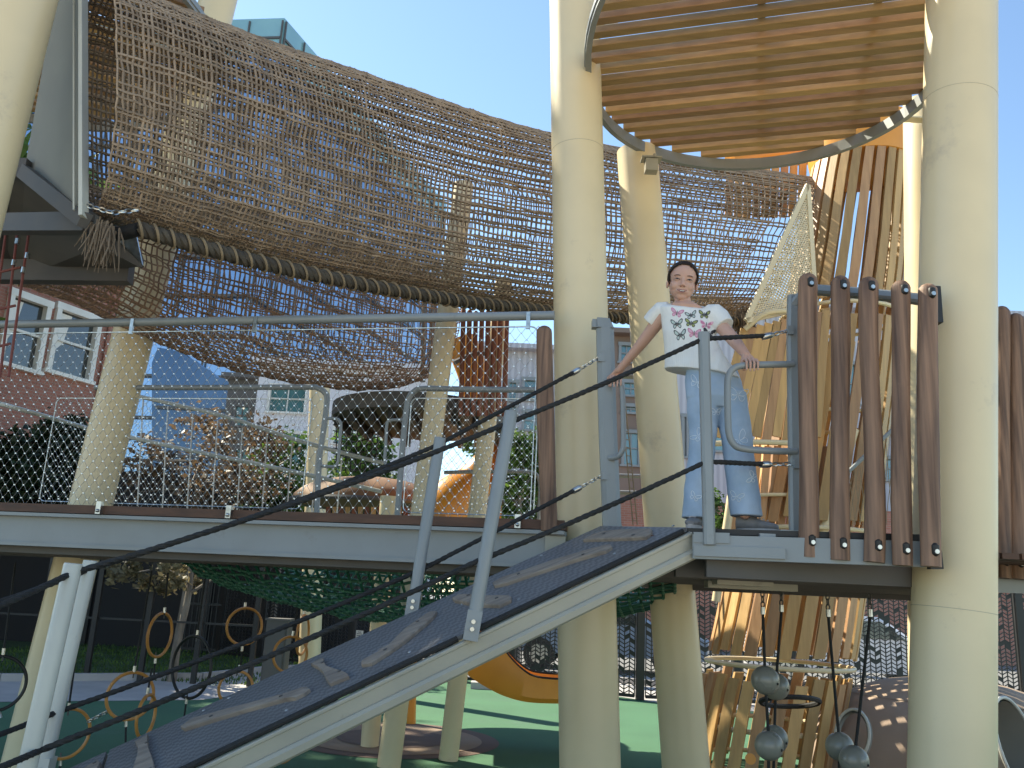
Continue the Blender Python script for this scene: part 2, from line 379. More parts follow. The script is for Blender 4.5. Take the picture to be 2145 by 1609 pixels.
# wall built as strips round the window openings
wins = []
for (x0, x1, yt0, yb0) in ((2, 88, 622, 775), (108, 200, 655, 795)):
    a = onplane(x0, yt0, WP, WN); c = onplane(x1 - 4, yb0, WP, WN)
    xm = onplane(x0, 700, WP, WN); 
    s0 = (onplane(x0 - 3, 715, WP, WN) - q0).dot(WDv); s1 = (onplane(x1 + 2, 715, WP, WN) - q0).dot(WDv)
    wins.append((s0, s1, onplane((x0 + x1) / 2, yb0, WP, WN).z, onplane((x0 + x1) / 2, yt0, WP, WN).z))
def wallholes(b, q0, D, Nn, L, z0, z1, holes, th=.3):
    cuts = sorted(set([0, L] + [h[0] for h in holes] + [h[1] for h in holes]))
    for a, c in zip(cuts, cuts[1:]):
        hs = [h for h in holes if h[0] <= a + 1e-6 and h[1] >= c - 1e-6]
        zs = [z0]
        for h in sorted(hs, key=lambda h: h[2]): zs += [h[2], h[3]]
        zs.append(z1)
        for k in range(0, len(zs), 2):
            if zs[k + 1] - zs[k] < .01: continue
            pa = q0 + D * a; pb = q0 + D * c; m = (pa + pb) / 2 - Nn * th / 2
            X = Matrix((D, -Nn, V3((0, 0, 1)))).transposed()
            b.box((m.x, m.y, (zs[k] + zs[k + 1]) / 2), (c - a, th, zs[k + 1] - zs[k]), X)
def window(parent, q0, D, Nn, h, frame, pane, fw_=.1, rail=True, sill=True, mull=0, proud=.05, curtain=None):
    s0, s1, z0, z1 = h; b = B(); X = Matrix((D, -Nn, V3((0, 0, 1)))).transposed()
    def P(s, z, o=0): p = q0 + D * s + Nn * o; return V3((p.x, p.y, z))
    for s in (s0 + fw_ / 2 - .02, s1 - fw_ / 2 + .02): b.box(P(s, (z0 + z1) / 2, 0), (fw_, .1 + proud * 2, z1 - z0 + .04), X)
    b.box(P((s0 + s1) / 2, z1 + fw_ * .3, .004), (s1 - s0 + .1, .11 + proud * 2, fw_ * 1.3), X)
    b.box(P((s0 + s1) / 2, z0 + .02, .012), (s1 - s0 + .16, .12 + proud * 2.6, .09), X)
    if rail: b.box(P((s0 + s1) / 2, (z0 + z1) / 2 + .05, -.03), (s1 - s0 - fw_ * 1.6, .07, .06), X)
    for k in range(mull): b.box(P(lerp(s0, s1, (k + 1) / (mull + 1)), (z0 + z1) / 2, -.035), (.05, .06, z1 - z0 - .1), X)
    f = b.obj('window', frame, parent, smooth=False)
    g = B(); g.box(P((s0 + s1) / 2, (z0 + z1) / 2, -.07), (s1 - s0 - .02, .02, z1 - z0), X)
    g.obj('pane', pane, f, smooth=False)
    if curtain:
        c = B()
        pts = [(s0 + .12, z1 - .1), (s0 + .4 * (s1 - s0), z1 - .1), (s0 + .3 * (s1 - s0), (z0 + z1) / 2), (s0 + .12, z0 + .5)]
        c.prism([P(s, z, -.055) for s, z in pts], Nn * .01); c.obj('curtain', curtain, f, smooth=False)
    return f
Lw = (q1 - q0).length
b = B(); wallholes(b, q0, WDv, WN, Lw, 0, top, wins)
X3 = Matrix((WDv, -WN, V3((0, 0, 1)))).transposed()
cb = q1 - WN * 4
b.box((cb.x, cb.y, top / 2), (.3, 7.4, top), X3)
b.obj('wall', M['brick'], bk, smooth=False)
for h in wins: window(bk, q0, WDv, WN, h, M['white'], M['dwin'], .13, curtain=M['white'])
b = B(); m = (q0 + q1) / 2 - WN * 4; b.box((m.x, m.y, top + .1), (Lw + .4, 8.6, .2), X3); b.obj('roof', M['dgbld'], bk, smooth=False)
b = B(); e = q1 - WDv * .25 + WN * .06; b.tube([(e.x, e.y, .2), (e.x, e.y, top - .3)], .05, 8); b.obj('downpipe', M['brick'], bk)

# ---- building wall behind the lawn, its shade put into the near-black colour
y0 = Z(200, 1352, 0).y
dw = thing('shaded_wall', 'tall dark building wall behind the lawn with shade in its colour', 'wall', (-9, y0, 0))
b = B(); b.box((-13, y0 + .2, 1.9), (21.5, .3, 3.8)); b.obj('screen', M['screen'], dw, smooth=False)
for k in range(8):
    b = B(); b.box((-22 + k * 2.6, y0 - .02, 1.9), (.1, .1, 3.84)); b.obj('post', M['black'], dw, smooth=False)

# ---- black fence at the path edge
fy = Z(200, 1424, 0).y + .12
fe = thing('black_rail_fence', 'thin black mesh fence with square posts between path and lawn', 'fence', (-5, fy, 0))
for k, px in enumerate((-150, 22, 165, 303, 432, 560)):
    p = Z(px, 1424, 0); b = B(); b.box((p.x, fy, 1.2), (.07, .07, 2.4)); b.obj('post', M['black'], fe, smooth=False)
a = Z(-150, 1424, 0).x; c = Z(560, 1424, 0).x
for z in (.86, 2.36):
    b = B(); b.bar((a, fy + .04, z), (c, fy + .04, z), .03, .03); b.obj('rail', M['black'], fe, smooth=False)

# ---- perforated chevron screens
P0 = Z(455, 1372, 0); P1 = Z(1340, 1466, 0); P2 = Z(2350, 1512, 0)
cf = thing('chevron_screen_fence', 'black metal fence of perforated chevron panels with square posts', 'fence', P1)
def chev(p, q, H=1.98, seed=0):
    rnd = random.Random(seed)
    d = q - p; L = d.length; d.normalize(); n = V3((d.y, -d.x, 0)); b = B(); X = Matrix((d, -n, V3((0, 0, 1)))).transposed()
    nc = max(2, round(L / .088)); cw = L / nc; rows = 30; rh = (H - .12) / rows
    for i in range(nc + 1):
        c = p + d * (i * cw); b.box((c.x, c.y, H / 2 + .04), (.016, .012, H), X)
    for i in range(nc):
        s = 1 if i % 2 else -1
        z0_, z1_ = -s * cw * .28, s * cw * .28
        k = 0
        for r in range(rows + 1):
            zc = .1 + r * rh; a_ = p + d * (i * cw); c_ = p + d * ((i + 1) * cw)
            t = .009
            if rnd.random() < .13 : t = rh * .52; zc += rh / 2
            b.prism([V3((a_.x, a_.y, zc + z0_ - t)), V3((c_.x, c_.y, zc + z1_ - t)), V3((c_.x, c_.y, zc + z1_ + t)), V3((a_.x, a_.y, zc + z0_ + t))], n * .009)
    for z in (.05, H + .05):
        c = (p + q) / 2; b.box((c.x, c.y, z), (L, .03, .05), X)
    return b
kk = 0
for (pa, pb, n) in ((P0, P1, 8), (P1, P2, 5)):
    D = (pb - pa).normalized(); X = Matrix((D, V3((-D.y, D.x, 0)), V3((0, 0, 1)))).transposed()
    for i in range(n):
        a = pa.lerp(pb, i / n); c = pa.lerp(pb, (i + 1) / n)
        if not (n == 5 and i == 4 and False):
            chev(a + D * .09, c - D * .09, seed=kk).obj('panel', M['black'], cf, smooth=False)
        b = B(); b.box((a.x, a.y, 1.06), (.12, .12, 2.12), X); b.obj('post', M['black'], cf, smooth=False); kk += 1
# barred gate left of the chevron fence
gt = thing('barred_gate', 'narrow black gate of upright bars at the left end of the chevron fence', 'gate', P0 - V3((.5, 0, 0)))
b = B()
for k in range(7): b.box((P0.x - .12 - k * .1, P0.y - .02, 1.0), (.025, .025, 2.0))
b.obj('bars', M['black'], gt, smooth=False)
for z in (.1, 1.0, 2.0):
    b = B(); b.box((P0.x - .42, P0.y - .04, z), (.8, .03, .05)); b.obj('frame_bar', M['black'], gt, smooth=False)
# sign on the fence and a grey cabinet
def at_fence(x, y, off=.1):
    D = (P1 - P0).normalized(); n = V3((D.y, -D.x, 0)); return onplane(x, y, P0 + n * off, n), D, n
for (x, y, w_, h_, nm, lb) in ((1075, 1322, .42, .24, 'fence_sign', 'white rectangular notice on the chevron fence right of the slide'), (753, 1330, .16, .16, 'fence_notice', 'small white notice on the chevron fence behind the ramp')):
    p, D, n = at_fence(x, y); X = Matrix((D, n, V3((0, 0, 1)))).transposed()
    t = thing(nm, lb, 'sign', p - V3((0, 0, h_ / 2)))
    b = B(); b.box(p, (w_, .012, h_), X); b.obj('board', M['white'], t, smooth=False)
    b = B()
    for k in range(4): b.box(p + n * .008 + V3((0, 0, h_ * (.32 - .2 * k))), (w_ * (.75 if k else .5), .004, h_ * .06), X)
    b.obj('lettering', M['black'], t, smooth=False)
p = A(582, 1345, 13.4)
t = thing('utility_cabinet', 'dark grey cabinet standing before the chevron fence', 'cabinet', (p.x, p.y, 0))
b = B(); b.box((p.x, p.y, .48), (.32, .3, .96)); b.box((p.x, p.y, .975), (.36, .34, .03)); b.obj('body', M['dgrey'], t, smooth=False)
b = B(); b.box((p.x, p.y - .16, .48), (.26, .015, .8)); b.obj('door', M['dgbld'], t, smooth=False)

# ---- parked cars beyond the fence
def car(name, label, x, y, rz, paint):
    t = thing(name, label, 'car', (0, 0, 0), 'cars parked beyond the chevron fence')
    prof = [(-2.15, .35), (-2.2, .75), (-1.9, .92), (-1.1, 1.0), (-.5, 1.42), (.9, 1.45), (1.6, 1.02), (2.1, .92), (2.2, .6), (2.15, .35)]
    b = B(); rings = []
    for yy, s in ((-.86, .93), (-.8, 1), (.8, 1), (.86, .93)):
        rings.append([V3((px_ * (.98 if s < 1 else 1), yy, .35 + (pz - .35) * s)) for px_, pz in prof])
    b.loft(rings); bo = b.obj('body', paint, t)
    for s in (-1, 1):
        b = B(); b.prism([V3((-.95, s * .868, 1.0)), V3((-.45, s * .855, 1.33)), V3((.85, s * .855, 1.36)), V3((1.35, s * .868, 1.02))], (0, s * .012, 0))
        b.obj('side_window', M['dwin'], t, smooth=False)
    for sx in (-1.35, 1.35):
        for s in (-1, 1):
            b = B(); b.tube([(sx, s * .7, .33), (sx, s * .885, .33)], .33, 20); wh = b.obj('wheel', M['black'], t)
            b = B(); b.tube([(sx, s * .88, .33), (sx, s * .895, .33)], .2, 14); b.obj('rim', M['galv'], wh)
    for s in (-.6, .6):
        b = B(); b.ell((-2.13, s, .72), (.08, .16, .09), nu=8, nv=6); b.obj('headlight', M['galv'], t)
    t.location = (x, y, 0); t.rotation_euler = (0, 0, rz)
M['carw'] = mat('white_car_paint', (.7, .7, .72), .25, spec=.7); M['carr'] = mat('red_car_paint', (.4, .03, .03), .25); M['carb'] = mat('blue_grey_car_paint', (.2, .26, .34), .25)
car('parked_car', 'white car parked beyond the left part of the chevron fence', -5.4, 21.5, R(172), M['carw'])
car('parked_car', 'red car parked beyond the chevron fence behind the hanging hoops', -9.6, 22.5, R(172), M['carr'])
car('parked_car', 'blue-grey car parked beyond the fence right of the main post', 2.3, 19.6, R(172), M['carb'])
car('parked_car', 'white car parked beyond the fence at the far right', 7.2, 18.6, R(174), M['carw'])

# ---- glass tower and the dark reflection in it
def towerbox(name, label, corner, dl, ll, dr, lr, H, mg, topm=None, cap=0, gx=1.6, gz=3.6):
    t = thing(name, label, 'tower', (corner.x, corner.y, 0))
    c = V3((corner.x, corner.y, 0)); L = c + dl * ll; Rr = c + dr * lr; K = L + dr * lr
    b = B(); b.prism([L, c, Rr, K], (0, 0, H)); b.obj('glass_wall', mg, t, smooth=False)
    if cap:
        b = B(); b.prism([V3((p.x, p.y, H - cap)) + ((p - (c + K) / 2).normalized() * .25) for p in (L, c, Rr, K)], (0, 0, cap + .3)); b.obj('top_screen', topm, t, smooth=False)
    b = B()
    for (a, d, ln) in ((c, dl, ll), (c, dr, lr)):
        n_ = V3((d.y, -d.x, 0)); n_ = n_ if (n_.dot(c - CAM) < 0) else -n_
        k = 0
        while k * gx < min(ln, 160):
            p = a + d * (k * gx) + n_ * .28; b.bar((p.x, p.y, 0), (p.x, p.y, H), .16, .12, up=tuple(n_)); k += 1
        z = gz
        while z < H:
            p = a + n_ * .27; q = p + d * ln; b.bar((p.x, p.y, z), (q.x, q.y, z), .14, .22); z += gz
    b.obj('mullions', M['dgbld'], t, smooth=False)
    return t
c1 = A(595, 47, 70); H1 = c1.z
# right-hand roof line runs to (940,424)
dR = V3((.336, 1, 0)).normalized()
pR = nl(c1, dR, 940, 424)
dL = V3((-1, .12, 0)).normalized()
towerbox('glass_tower', 'tall blue glass tower with teal top behind the upper net tunnel', c1, dL, 26, dR, max(20, (pR - c1).length), H1, M['blueglass'], M['tealglass'], 3.4, 3.2, 3.6)
c2 = A(331, 728, 60)  # stepped dark reflection in the tower glass, modelled as a block
t2 = thing('tower_reflection', 'dark blue stepped reflection in the glass tower built as a block under the lower net', 'tower', (c2.x, c2.y, 0))
prof = [(318, 760), (331, 728), (350, 731), (368, 735), (385, 738), (396, 752), (412, 756), (420, 768), (440, 775), (455, 790), (480, 795), (482, 1100), (318, 1100)]
pp = [onplane(x, y, c2, V3((0, 1, 0))) for x, y in prof]; pp = [V3((p.x, p.y, max(p.z, 0))) for p in pp]
b = B(); b.prism(pp, (0, 5, 0)); b.obj('glass_wall', M['reflectglass'], t2, smooth=False)
for k in range(14):
    b = B()
    z = 3.4 * k + 3; p = onplane(320, 900, c2, V3((0, 1, 0))); q = onplane(482, 900, c2, V3((0, 1, 0)))
    if z < pp[-3].z: b.bar((p.x, p.y - .1, z), (q.x, q.y - .1, z), .15, .2); b.obj('reflection_band', M['dgbld'], t2, smooth=False)

# ---- long apartment building behind
def block(name, label, x0, x1, ytop, Y, m, holes, pane, frame, roofm=None, depth=9, cat_='building'):
    a = A(x0, ytop, Y); c = A(x1, ytop, Y); H = (a.z + c.z) / 2
    t = thing(name, label, cat_, (a.x, Y, 0)); D = V3((1, 0, 0)); Nn = V3((0, -1, 0)); q = V3((a.x, Y, 0)); L = c.x - a.x
    hs = []
    for (hx0, hx1, hy0, hy1) in holes:
        p = onplane(hx0, hy0, q, Nn); r = onplane(hx1, hy1, q, Nn); hs.append((max(.02, p.x - a.x), min(L - .02, r.x - a.x), max(r.z, .1), min(p.z, H - .05)))
    b = B(); wallholes(b, q, D, Nn, L, 0, H, hs, .3)
    b.box((a.x + L / 2, Y + depth / 2 + .5, H / 2 - .05), (L - .02, depth, H - .1))
    b.obj('wall', m, t, smooth=False)
    for h in hs: window(t, q, D, Nn, h, frame, pane, .12, mull=1 if h[1] - h[0] < 2.2 else 3, proud=.04)
    b = B(); b.box((a.x + L / 2, Y + depth / 2, H + .1), (L + .5, depth + 1.2, .22)); b.obj('roof', roofm or m, t, smooth=False)
    return t
block('white_apartment_block', 'white apartment block with wide teal windows seen under the lower net', 545, 900, 770, 40, M['wbld'], [(565, 640, 808, 868), (565, 640, 905, 975), (700, 790, 880, 935), (700, 790, 975, 1030)], M['teal'], M['white'])
block('grey_penthouse_block', 'low dark clad building between the glass tower and the white block', 480, 544, 795, 44, M['dgbld'], [(492, 520, 850, 895), (492, 520, 940, 990)], M['teal'], M['dgbld'])
block('corrugated_apartment_block', 'grey corrugated apartment block with teal windows left of the main post', 1010, 1262, 738, 38, M['corr'], [(1063, 1084, 800, 842), (1095, 1150, 795, 842), (1063, 1084, 850, 872), (1095, 1150, 862, 905), (1175, 1240, 800, 850), (1063, 1084, 930, 970), (1095, 1150, 930, 980)], M['teal'], M['grey'])
block('brown_apartment_block', 'brown clad building with teal windows between the two cream posts', 1275, 1400, 706, 37, M['brownbld'], [(1297, 1328, 722, 762), (1303, 1340, 800, 832), (1303, 1340, 850, 868), (1303, 1340, 905, 978)], M['teal'], M['grey'])
block('pale_corrugated_block', 'pale corrugated building with teal windows seen behind the standing girl', 1402, 2230, 655, 36, M['corr'], [(1428, 1442, 872, 960), (1480, 1560, 860, 950), (1600, 1700, 760, 840), (1730, 1800, 760, 850), (1850, 1880, 868, 905), (1850, 1900, 960, 1010), (1600, 1700, 930, 1000)], M['teal'], M['grey'])
# low brick wall across the back
b = B(); p = A(1250, 1040, 30); q = A(2200, 1060, 30); b.box(((p.x + q.x) / 2, 30.2, p.z / 2), (q.x - p.x, .4, p.z))
tag(b.obj('brick_wall', M['brick'], loc=((p.x + q.x) / 2, 30, 0), smooth=False), 'long low red brick wall before the pale corrugated building', 'wall')

# ---- trees and shrubs
def tree(name, label, cat_, px, py, Y, wpx, hpx, lm, nl_=2600, trunk=True, ls=.09, seed=1, trunkm=None, group=None, zbase=0, thick=.8, clumps=34):
    rnd = random.Random(seed); c = A(px, py, Y); k = (c - CAM).dot(fw) / F; rx = wpx * k / 2; rz = hpx * k / 2
    t = thing(name, label, cat_, (c.x, c.y, zbase), group)
    cl = []
    for i in range(clumps):
        while True:
            u = V3((rnd.uniform(-1, 1), rnd.uniform(-1, 1), rnd.uniform(-1, 1)))
            if u.length < 1: break
        if u.length < .45: u = u.normalized() * rnd.uniform(.5, .95)
        cl.append((V3((c.x + u.x * rx, c.y + u.y * rx * thick, c.z + u.z * rz)), rnd.uniform(.16, .34) * min(rx, rz) * (1.25)))
    b = B(); vs = []; fs = []
    for i in range(nl_):
        p0, r_ = rnd.choice(cl); d = V3((rnd.gauss(0, 1), rnd.gauss(0, 1), rnd.gauss(0, .8))) * r_ * .62
        p = p0 + d; p.z = max(p.z, .03); a = V3((rnd.gauss(0, 1), rnd.gauss(0, 1), rnd.gauss(0, .6))).normalized(); e = a.orthogonal().normalized(); e = (e * math.cos(rnd.random() * 6) + a.cross(e) * math.sin(rnd.random() * 6))
        s = ls * rnd.uniform(.6, 1.3); o = len(vs); a = a * s; e = e.normalized() * s * .55
        vs += [p - a, p + e, p + a * 1.0, p - e]; fs.append((o, o + 1, o + 2, o + 3))
    b.add(vs, fs); b.obj('crown', lm, t, smooth=False)
    b = B()
    if trunk:
        base = V3((c.x + rnd.uniform(-.1, .1), c.y, zbase)); mid = V3((c.x, c.y, max(c.z - rz * .7, zbase + .2)))
        b.tube(smoothpath([base, base.lerp(mid, .5) + V3((.06, 0, 0)), mid, c], 4), [lerp(.035 * rz + .05, .02, j / 12) for j in range(13)], 8)
        for i in range(0, len(cl), 2): b.tube([mid.lerp(c, rnd.random()), cl[i][0]], [.03, .008], 5)
        b.obj('trunk', trunkm or M['bark'], t)
    return t
tree('brown_leaf_tree', 'tree with thin brown leaves left of the lower net', 'tree', 420, 965, 17, 330, 230, M['leafb'], 2600, ls=.075, seed=3)
tree('garden_tree', 'bright green bushy tree between the far footbridge rails', 'tree', 600, 1000, 19, 170, 180, M['leafg'], 2400, ls=.09, seed=4)
tree('garden_tree', 'green tree behind the opening in the footbridge railing', 'tree', 745, 985, 20, 130, 190, M['leafg'], 2200, ls=.09, seed=5)
tree('garden_tree', 'slim green tree close left of the main post', 'tree', 1092, 985, 18, 110, 220, M['leafg'], 2600, ls=.08, seed=6)
tree('garden_tree', 'small green tree behind the orange chute', 'tree', 1000, 900, 22, 60, 120, M['leafg'], 900, ls=.08, seed=8)
tree('tall_hedge', 'dark green ivy hedge against the brick building', 'hedge', 125, 975, 19.0, 130, 230, M['leafd'], 6000, trunk=False, ls=.085, seed=9, thick=.3, clumps=80)
tree('tall_hedge', 'dark green hedge at the far left edge below the first sash window', 'hedge', 10, 985, 18, 150, 150, M['leafd'], 4000, trunk=False, ls=.085, seed=10, thick=.3, clumps=60)
tree('shrub', 'low green shrub behind the slatted tower between legs and gate rail', 'shrub', 1500, 1075, 24, 70, 90, M['leafg'], 900, ls=.07, seed=12)
tree('shrub', 'low green shrub left of the second cream post', 'shrub', 1120, 1080, 20, 150, 90, M['leafd'], 1800, ls=.07, seed=13)
tree('young_tree', 'pale barked young tree with tan leaves on the lawn', 'tree', 330, 1195, 13.6, 330, 95, M['leaft'], 1500, trunk=False, ls=.055, seed=15, clumps=24)
p0 = A(362, 1405, 13.6); p0.z = 0; tt = bpy.data.objects['young_tree']
b = B(); b.tube(smoothpath([p0, A(375, 1330, 13.6), A(392, 1260, 13.6), A(400, 1190, 13.6), A(390, 1120, 13.6)], 4), [.075, .07, .065, .06, .06, .055, .055, .055, .05, .05, .045, .04, .04, .035, .03, .03, .02], 9)
b.tube([A(395, 1245, 13.6), A(425, 1225, 13.6), A(470, 1200, 13.6)], [.03, .02, .01], 6); b.tube([A(397, 1215, 13.6), A(340, 1190, 13.6), A(280, 1200, 13.6)], [.03, .02, .01], 6)
b.obj('trunk', M['bark'], tt)
# grass blades on the lawn
rnd = random.Random(5); vs = []; fs = []
for i in range(9000):
    x = rnd.uniform(-9.5, -1.5); y = rnd.uniform(fy + .1, y0 - .1); h = rnd.uniform(.03, .08); a = rnd.random() * 3.14; o = len(vs)
    vs += [(x - .012 * math.cos(a), y - .012 * math.sin(a), 0), (x + .012 * math.cos(a), y + .012 * math.sin(a), 0), (x + rnd.uniform(-.03, .03), y, h)]; fs.append((o, o + 1, o + 2))
b = B(); b.add(vs, fs); tag(b.obj('grass', M['leafg'], smooth=False), 'short green grass on the lawn behind the black fence', 'grass', kind='stuff')
# ================================================================ PLAY STRUCTURE
def post(label, pts, Y, d, name='support_post', group=None, ground=True, topz=None, seams=(), Y2=None):
    (x0, y0_), (x1, y1) = pts; a = A(x0, y0_, Y); c = A(x1, y1, Y2 or Y)
    D = (c - a)
    if ground: c = a + D * (a.z / (a.z - c.z))
    if topz: a = a - D * ((topz - a.z) / (-D.z))
    t = thing(name, label, 'post', (c.x, c.y, c.z if not ground else 0), group)
    b = B(); L = (a - c).length; n = 24
    path = [c.lerp(a, i / n) for i in range(n + 1)]
    fac = False
    b.tube(path, d / 2 * (1.012 if fac else 1), 18 if fac else 40, upv=(.2, 1, 0))
    b.obj('shaft', M['cream'], t, smooth=not fac)
    ax = (a - c).normalized()
    for z in seams:
        s = B(); p = c + ax * ((z - c.z) / ax.z); s.tube([p - ax * .0015, p + ax * .0015], d / 2 + .0008, 40); s.obj('joint_ring', M['joint'], t)
    return t, a, c
M['joint'] = mat('joint_line', (.5, .42, .29), .6)
PG = 'cream steel posts carrying the play structure'
mp_, mpa, mpb = post('thick cream post left of the girl, first of the two near posts', ((1203, 0), (1236, 1609)), 5.45, .362, group=PG, topz=7.2, seams=(A(1200, 318, 5.45).z,))
rp_, rpa, rpb = post('thickest cream post at the right edge behind the picket railing', ((2013, 0), (1993, 1609)), 4.25, .375, group=PG, topz=7.0, seams=(A(2000, 203, 4.2).z, A(2000, 1278, 4.2).z))
sp_, spa, spb = post('leaning cream post directly behind the girl', ((1333, 300), (1437, 1609)), 6.5, .335, group=PG, topz=A(1335, 345, 6.5).z + .12)
bp_, bpa, bpb = post('dappled cream post mostly hidden behind the thickest post', ((1938, 240), (1960, 1609)), 6.2, .33, group=PG, topz=A(1915, 240, 6.2).z + .1)
post('long slanted cream post crossing the left part of the footbridge', ((457, 0), (50, 1609)), 7.35, .345, group=PG, topz=8.6)
post('slanted cream post at the top left corner beside the steel panel', ((50, 0), (-66, 450)), 4.4, .34, group=PG, topz=6.6)
post('slanted slim cream post with its foot in the middle of the painted circle', ((938, 650), (820, 1563)), 8.05, .205, group=PG, topz=A(974, 387, 8.05).z)
post('slim cream post standing right in the painted circle', ((1050, 640), (945, 1540)), 8.5, .18, group=PG, topz=A(1056, 590, 8.5).z)
post('slim cream post standing at the rear left of the painted circle', ((815, 1040), (778, 1518)), 9.0, .18, group=PG)
post('distant cream post seen left of the footbridge gate', ((670, 815), (648, 1392)), 14.0, .335, group=PG)
p_ = post('short orange post under the ramp near the slide', ((864, 1380), (862, 1478)), 10.6, .105, name='slide_leg')[0]
for ch in p_.children: ch.data.materials[0] = M['orange']

# ---------------------------------------------------------------- footbridge
VPd = ray(-7750, 799); U = V3((VPd.x, VPd.y, 0)).normalized()
if U.x > 0: U = -U
O = A(1182, 1112, 5.1)
W = V3((U.y, -U.x, 0)); W = W if W.y > 0 else -W
UZ = V3((0, 0, 1))
def BR(u, w_, z): return O + U * u + W * w_ + UZ * z
def inbr(x, y, w_=0):
    p = onplane(x, y, O + W * w_, W) - O; return p.dot(U), p.z
XB = Matrix((U, W, UZ)).transposed()
LB = 6.2
fb = thing('footbridge', 'long grey footbridge with wooden deck and diamond wire mesh railings', 'footbridge', BR(LB / 2, .7, 0))
zb = inbr(1180, 1190)[1]
for wy, nm in ((0, 'edge_beam'), (1.45, 'edge_beam')):
    b = B()
    b.bar(BR(.0, wy + .05, zb / 2 - .01), BR(LB, wy + .05, zb / 2 - .01), .02, -zb - .02)
    for z in (-.012, zb + .006): b.bar(BR(0, wy + .05, z), BR(LB, wy + .05, z), .13, .022)
    b.obj(nm, M['grey'], fb, smooth=False)
b = B()
for k in range(4): b.bar(BR(.02, .12 + k * .4, zb + .0), BR(LB, .12 + k * .4, zb), .08, .10)
for k in range(9): b.bar(BR(.3 + k * .7, .12, zb + .03), BR(.3 + k * .7, 1.4, zb + .03), .08, .08)
b.obj('joist', M['dgrey'], fb, smooth=False)
b = B()
for k in range(int(LB / .145)):
    b.box(BR(.08 + k * .145, .73, .035), (.138, 1.46, .045), XB)
b.obj('deck_boards', M['plank'], fb, smooth=False)
b = B(); b.bar(BR(0, .0, .032), BR(LB, .0, .032), .03, .055); b.obj('edge_board', M['plank'], fb, smooth=False)
zr = inbr(1150, 658)[1]
b = B(); b.tube([BR(inbr(1160, 657)[0], .03, zr), BR(LB, .03, zr)], .029, 16); b.obj('handrail', M['grey'], fb)
# wire mesh panel
def meshpanel(parent, P, u0, u1, z0, z1, cell=(.072, .043), rr=.0016, fr=.0055, frr=.0048, corner=.05):
    b = B()
    c = corner; pts = []
    for (cx, cz, a0) in ((u1 - c, z1 - c, 0), (u0 + c, z1 - c, 90), (u0 + c, z0 + c, 180), (u1 - c, z0 + c, 270)):
        for k in range(5):
            a = R(a0 + 90 * k / 4); pts.append(P(cx + c * math.cos(a), cz + c * math.sin(a)))
    b.tube(pts, frr, 6, closed=True); fr_ = b.obj('mesh_frame', M['galv'], parent)
    b = B(); f = B(); cw, ch = cell; nx = int((u1 - u0) / cw); nz = int((z1 - z0) / ch); cw = (u1 - u0) / nx; ch = (z1 - z0) / nz
    for i in range(nx):
        for s in (0, 1):
            pts = []
            for j in range(nz + 1):
                o = .5 * cw if (j + s) % 2 else 0; x = u0 + i * cw + (cw * .5 * (1 - s) + (o if s == 0 else o) if False else 0)
                sx = (cw * .25 - .003) * (1 if (j % 2 == 0) else -1) * (1 if s else -1)
                cx = u0 + (i + .5) * cw + (cw * .25) * (1 if s else -1)
                pts.append(P(cx + sx, z0 + j * ch))
            b.tube(pts, rr, 3, cap=False)
    b.obj('wire_mesh', M['wire'], fr_)
    for i in range(nx + 1):
        for j in range(nz + 1):
            if j % 2 == 0: x = u0 + i * cw
            else: x = u0 + (i + .5) * cw
            if x > u1: continue
            q = P(x, z0 + j * ch); f.box(q, (.0085, .008, .0075), XB)
    tag(f.obj('wire_ferrules', M['ferr'], fr_, smooth=False), kind='stuff')
u0, z1_ = inbr(1128, 684); z0_ = inbr(1130, 1091)[1]
meshpanel(fb, lambda u, z: BR(u, .0, z), u0, LB - .3, z0_, z1_)
for px in (213, 485, 1088):
    u, _ = inbr(px, 1075); b = B(); b.box(BR(u, -.03, z0_ - .01), (.035, .03, .08), XB); b.ell(BR(u, -.05, z0_ - .03), .012, nu=8, nv=6)
    b.obj('mesh_bracket', M['galv'], fb)
    b = B(); b.box(BR(u, .0, (z1_ + zr) / 2), (.025, .015, (zr - z1_) + .03), XB); b.obj('mesh_bracket', M['galv'], fb)
# the tall picket at the bridge end
def picket(parent, top, bot, r, m='picket', bend=0, n=14, name='picket', bolts=True, sub=True):
    t = V3(top); bt = V3(bot); D = (t - bt); L = D.length; D.normalize(); ph = random.random() * 6
    pts = []; rr = []
    for i in range(n + 1):
        s = i / n; p = bt.lerp(t - D * r, s); p = p + V3((math.sin(s * 5 + ph) * bend, 0, 0)); pts.append(p); rr.append(r * (1 + .05 * math.sin(s * 7 + ph * 2)))
    e = pts[-1]
    for a in (25, 50, 70, 85): pts.append(e + D * r * math.sin(R(a)) * .95); rr.append(r * math.cos(R(a)))
    b = B(); b.tube(pts, rr, 18); pk = b.obj(name, M[m], parent)
    if bolts:
        for s in bolts:
            c = bt.lerp(t, s) + V3((0, -r * 1.0, 0)) + V3((math.sin(s * 5 + ph) * bend, 0, 0))
            h = B(); h.tube([c + V3((0, .012, -.022)), c + V3((0, .004, -.014)), c + V3((0, .004, .02)), c + V3((0, .012, .028))], [.010, .017, .017, .01], 10); h.obj('bolt_recess', M['black'], pk)
            h = B(); h.tube([c + V3((0, .005, -.006)), c + V3((0, -.014, -.006))], .0105, 8); h.obj('bolt', M['galv'], pk)
    return pk
u, z = inbr(1140, 684); uu, zz = inbr(1151, 1112)
picket(fb, BR(u, -.02, z), BR(uu, -.02, zz), .052, bolts=False, bend=.003)
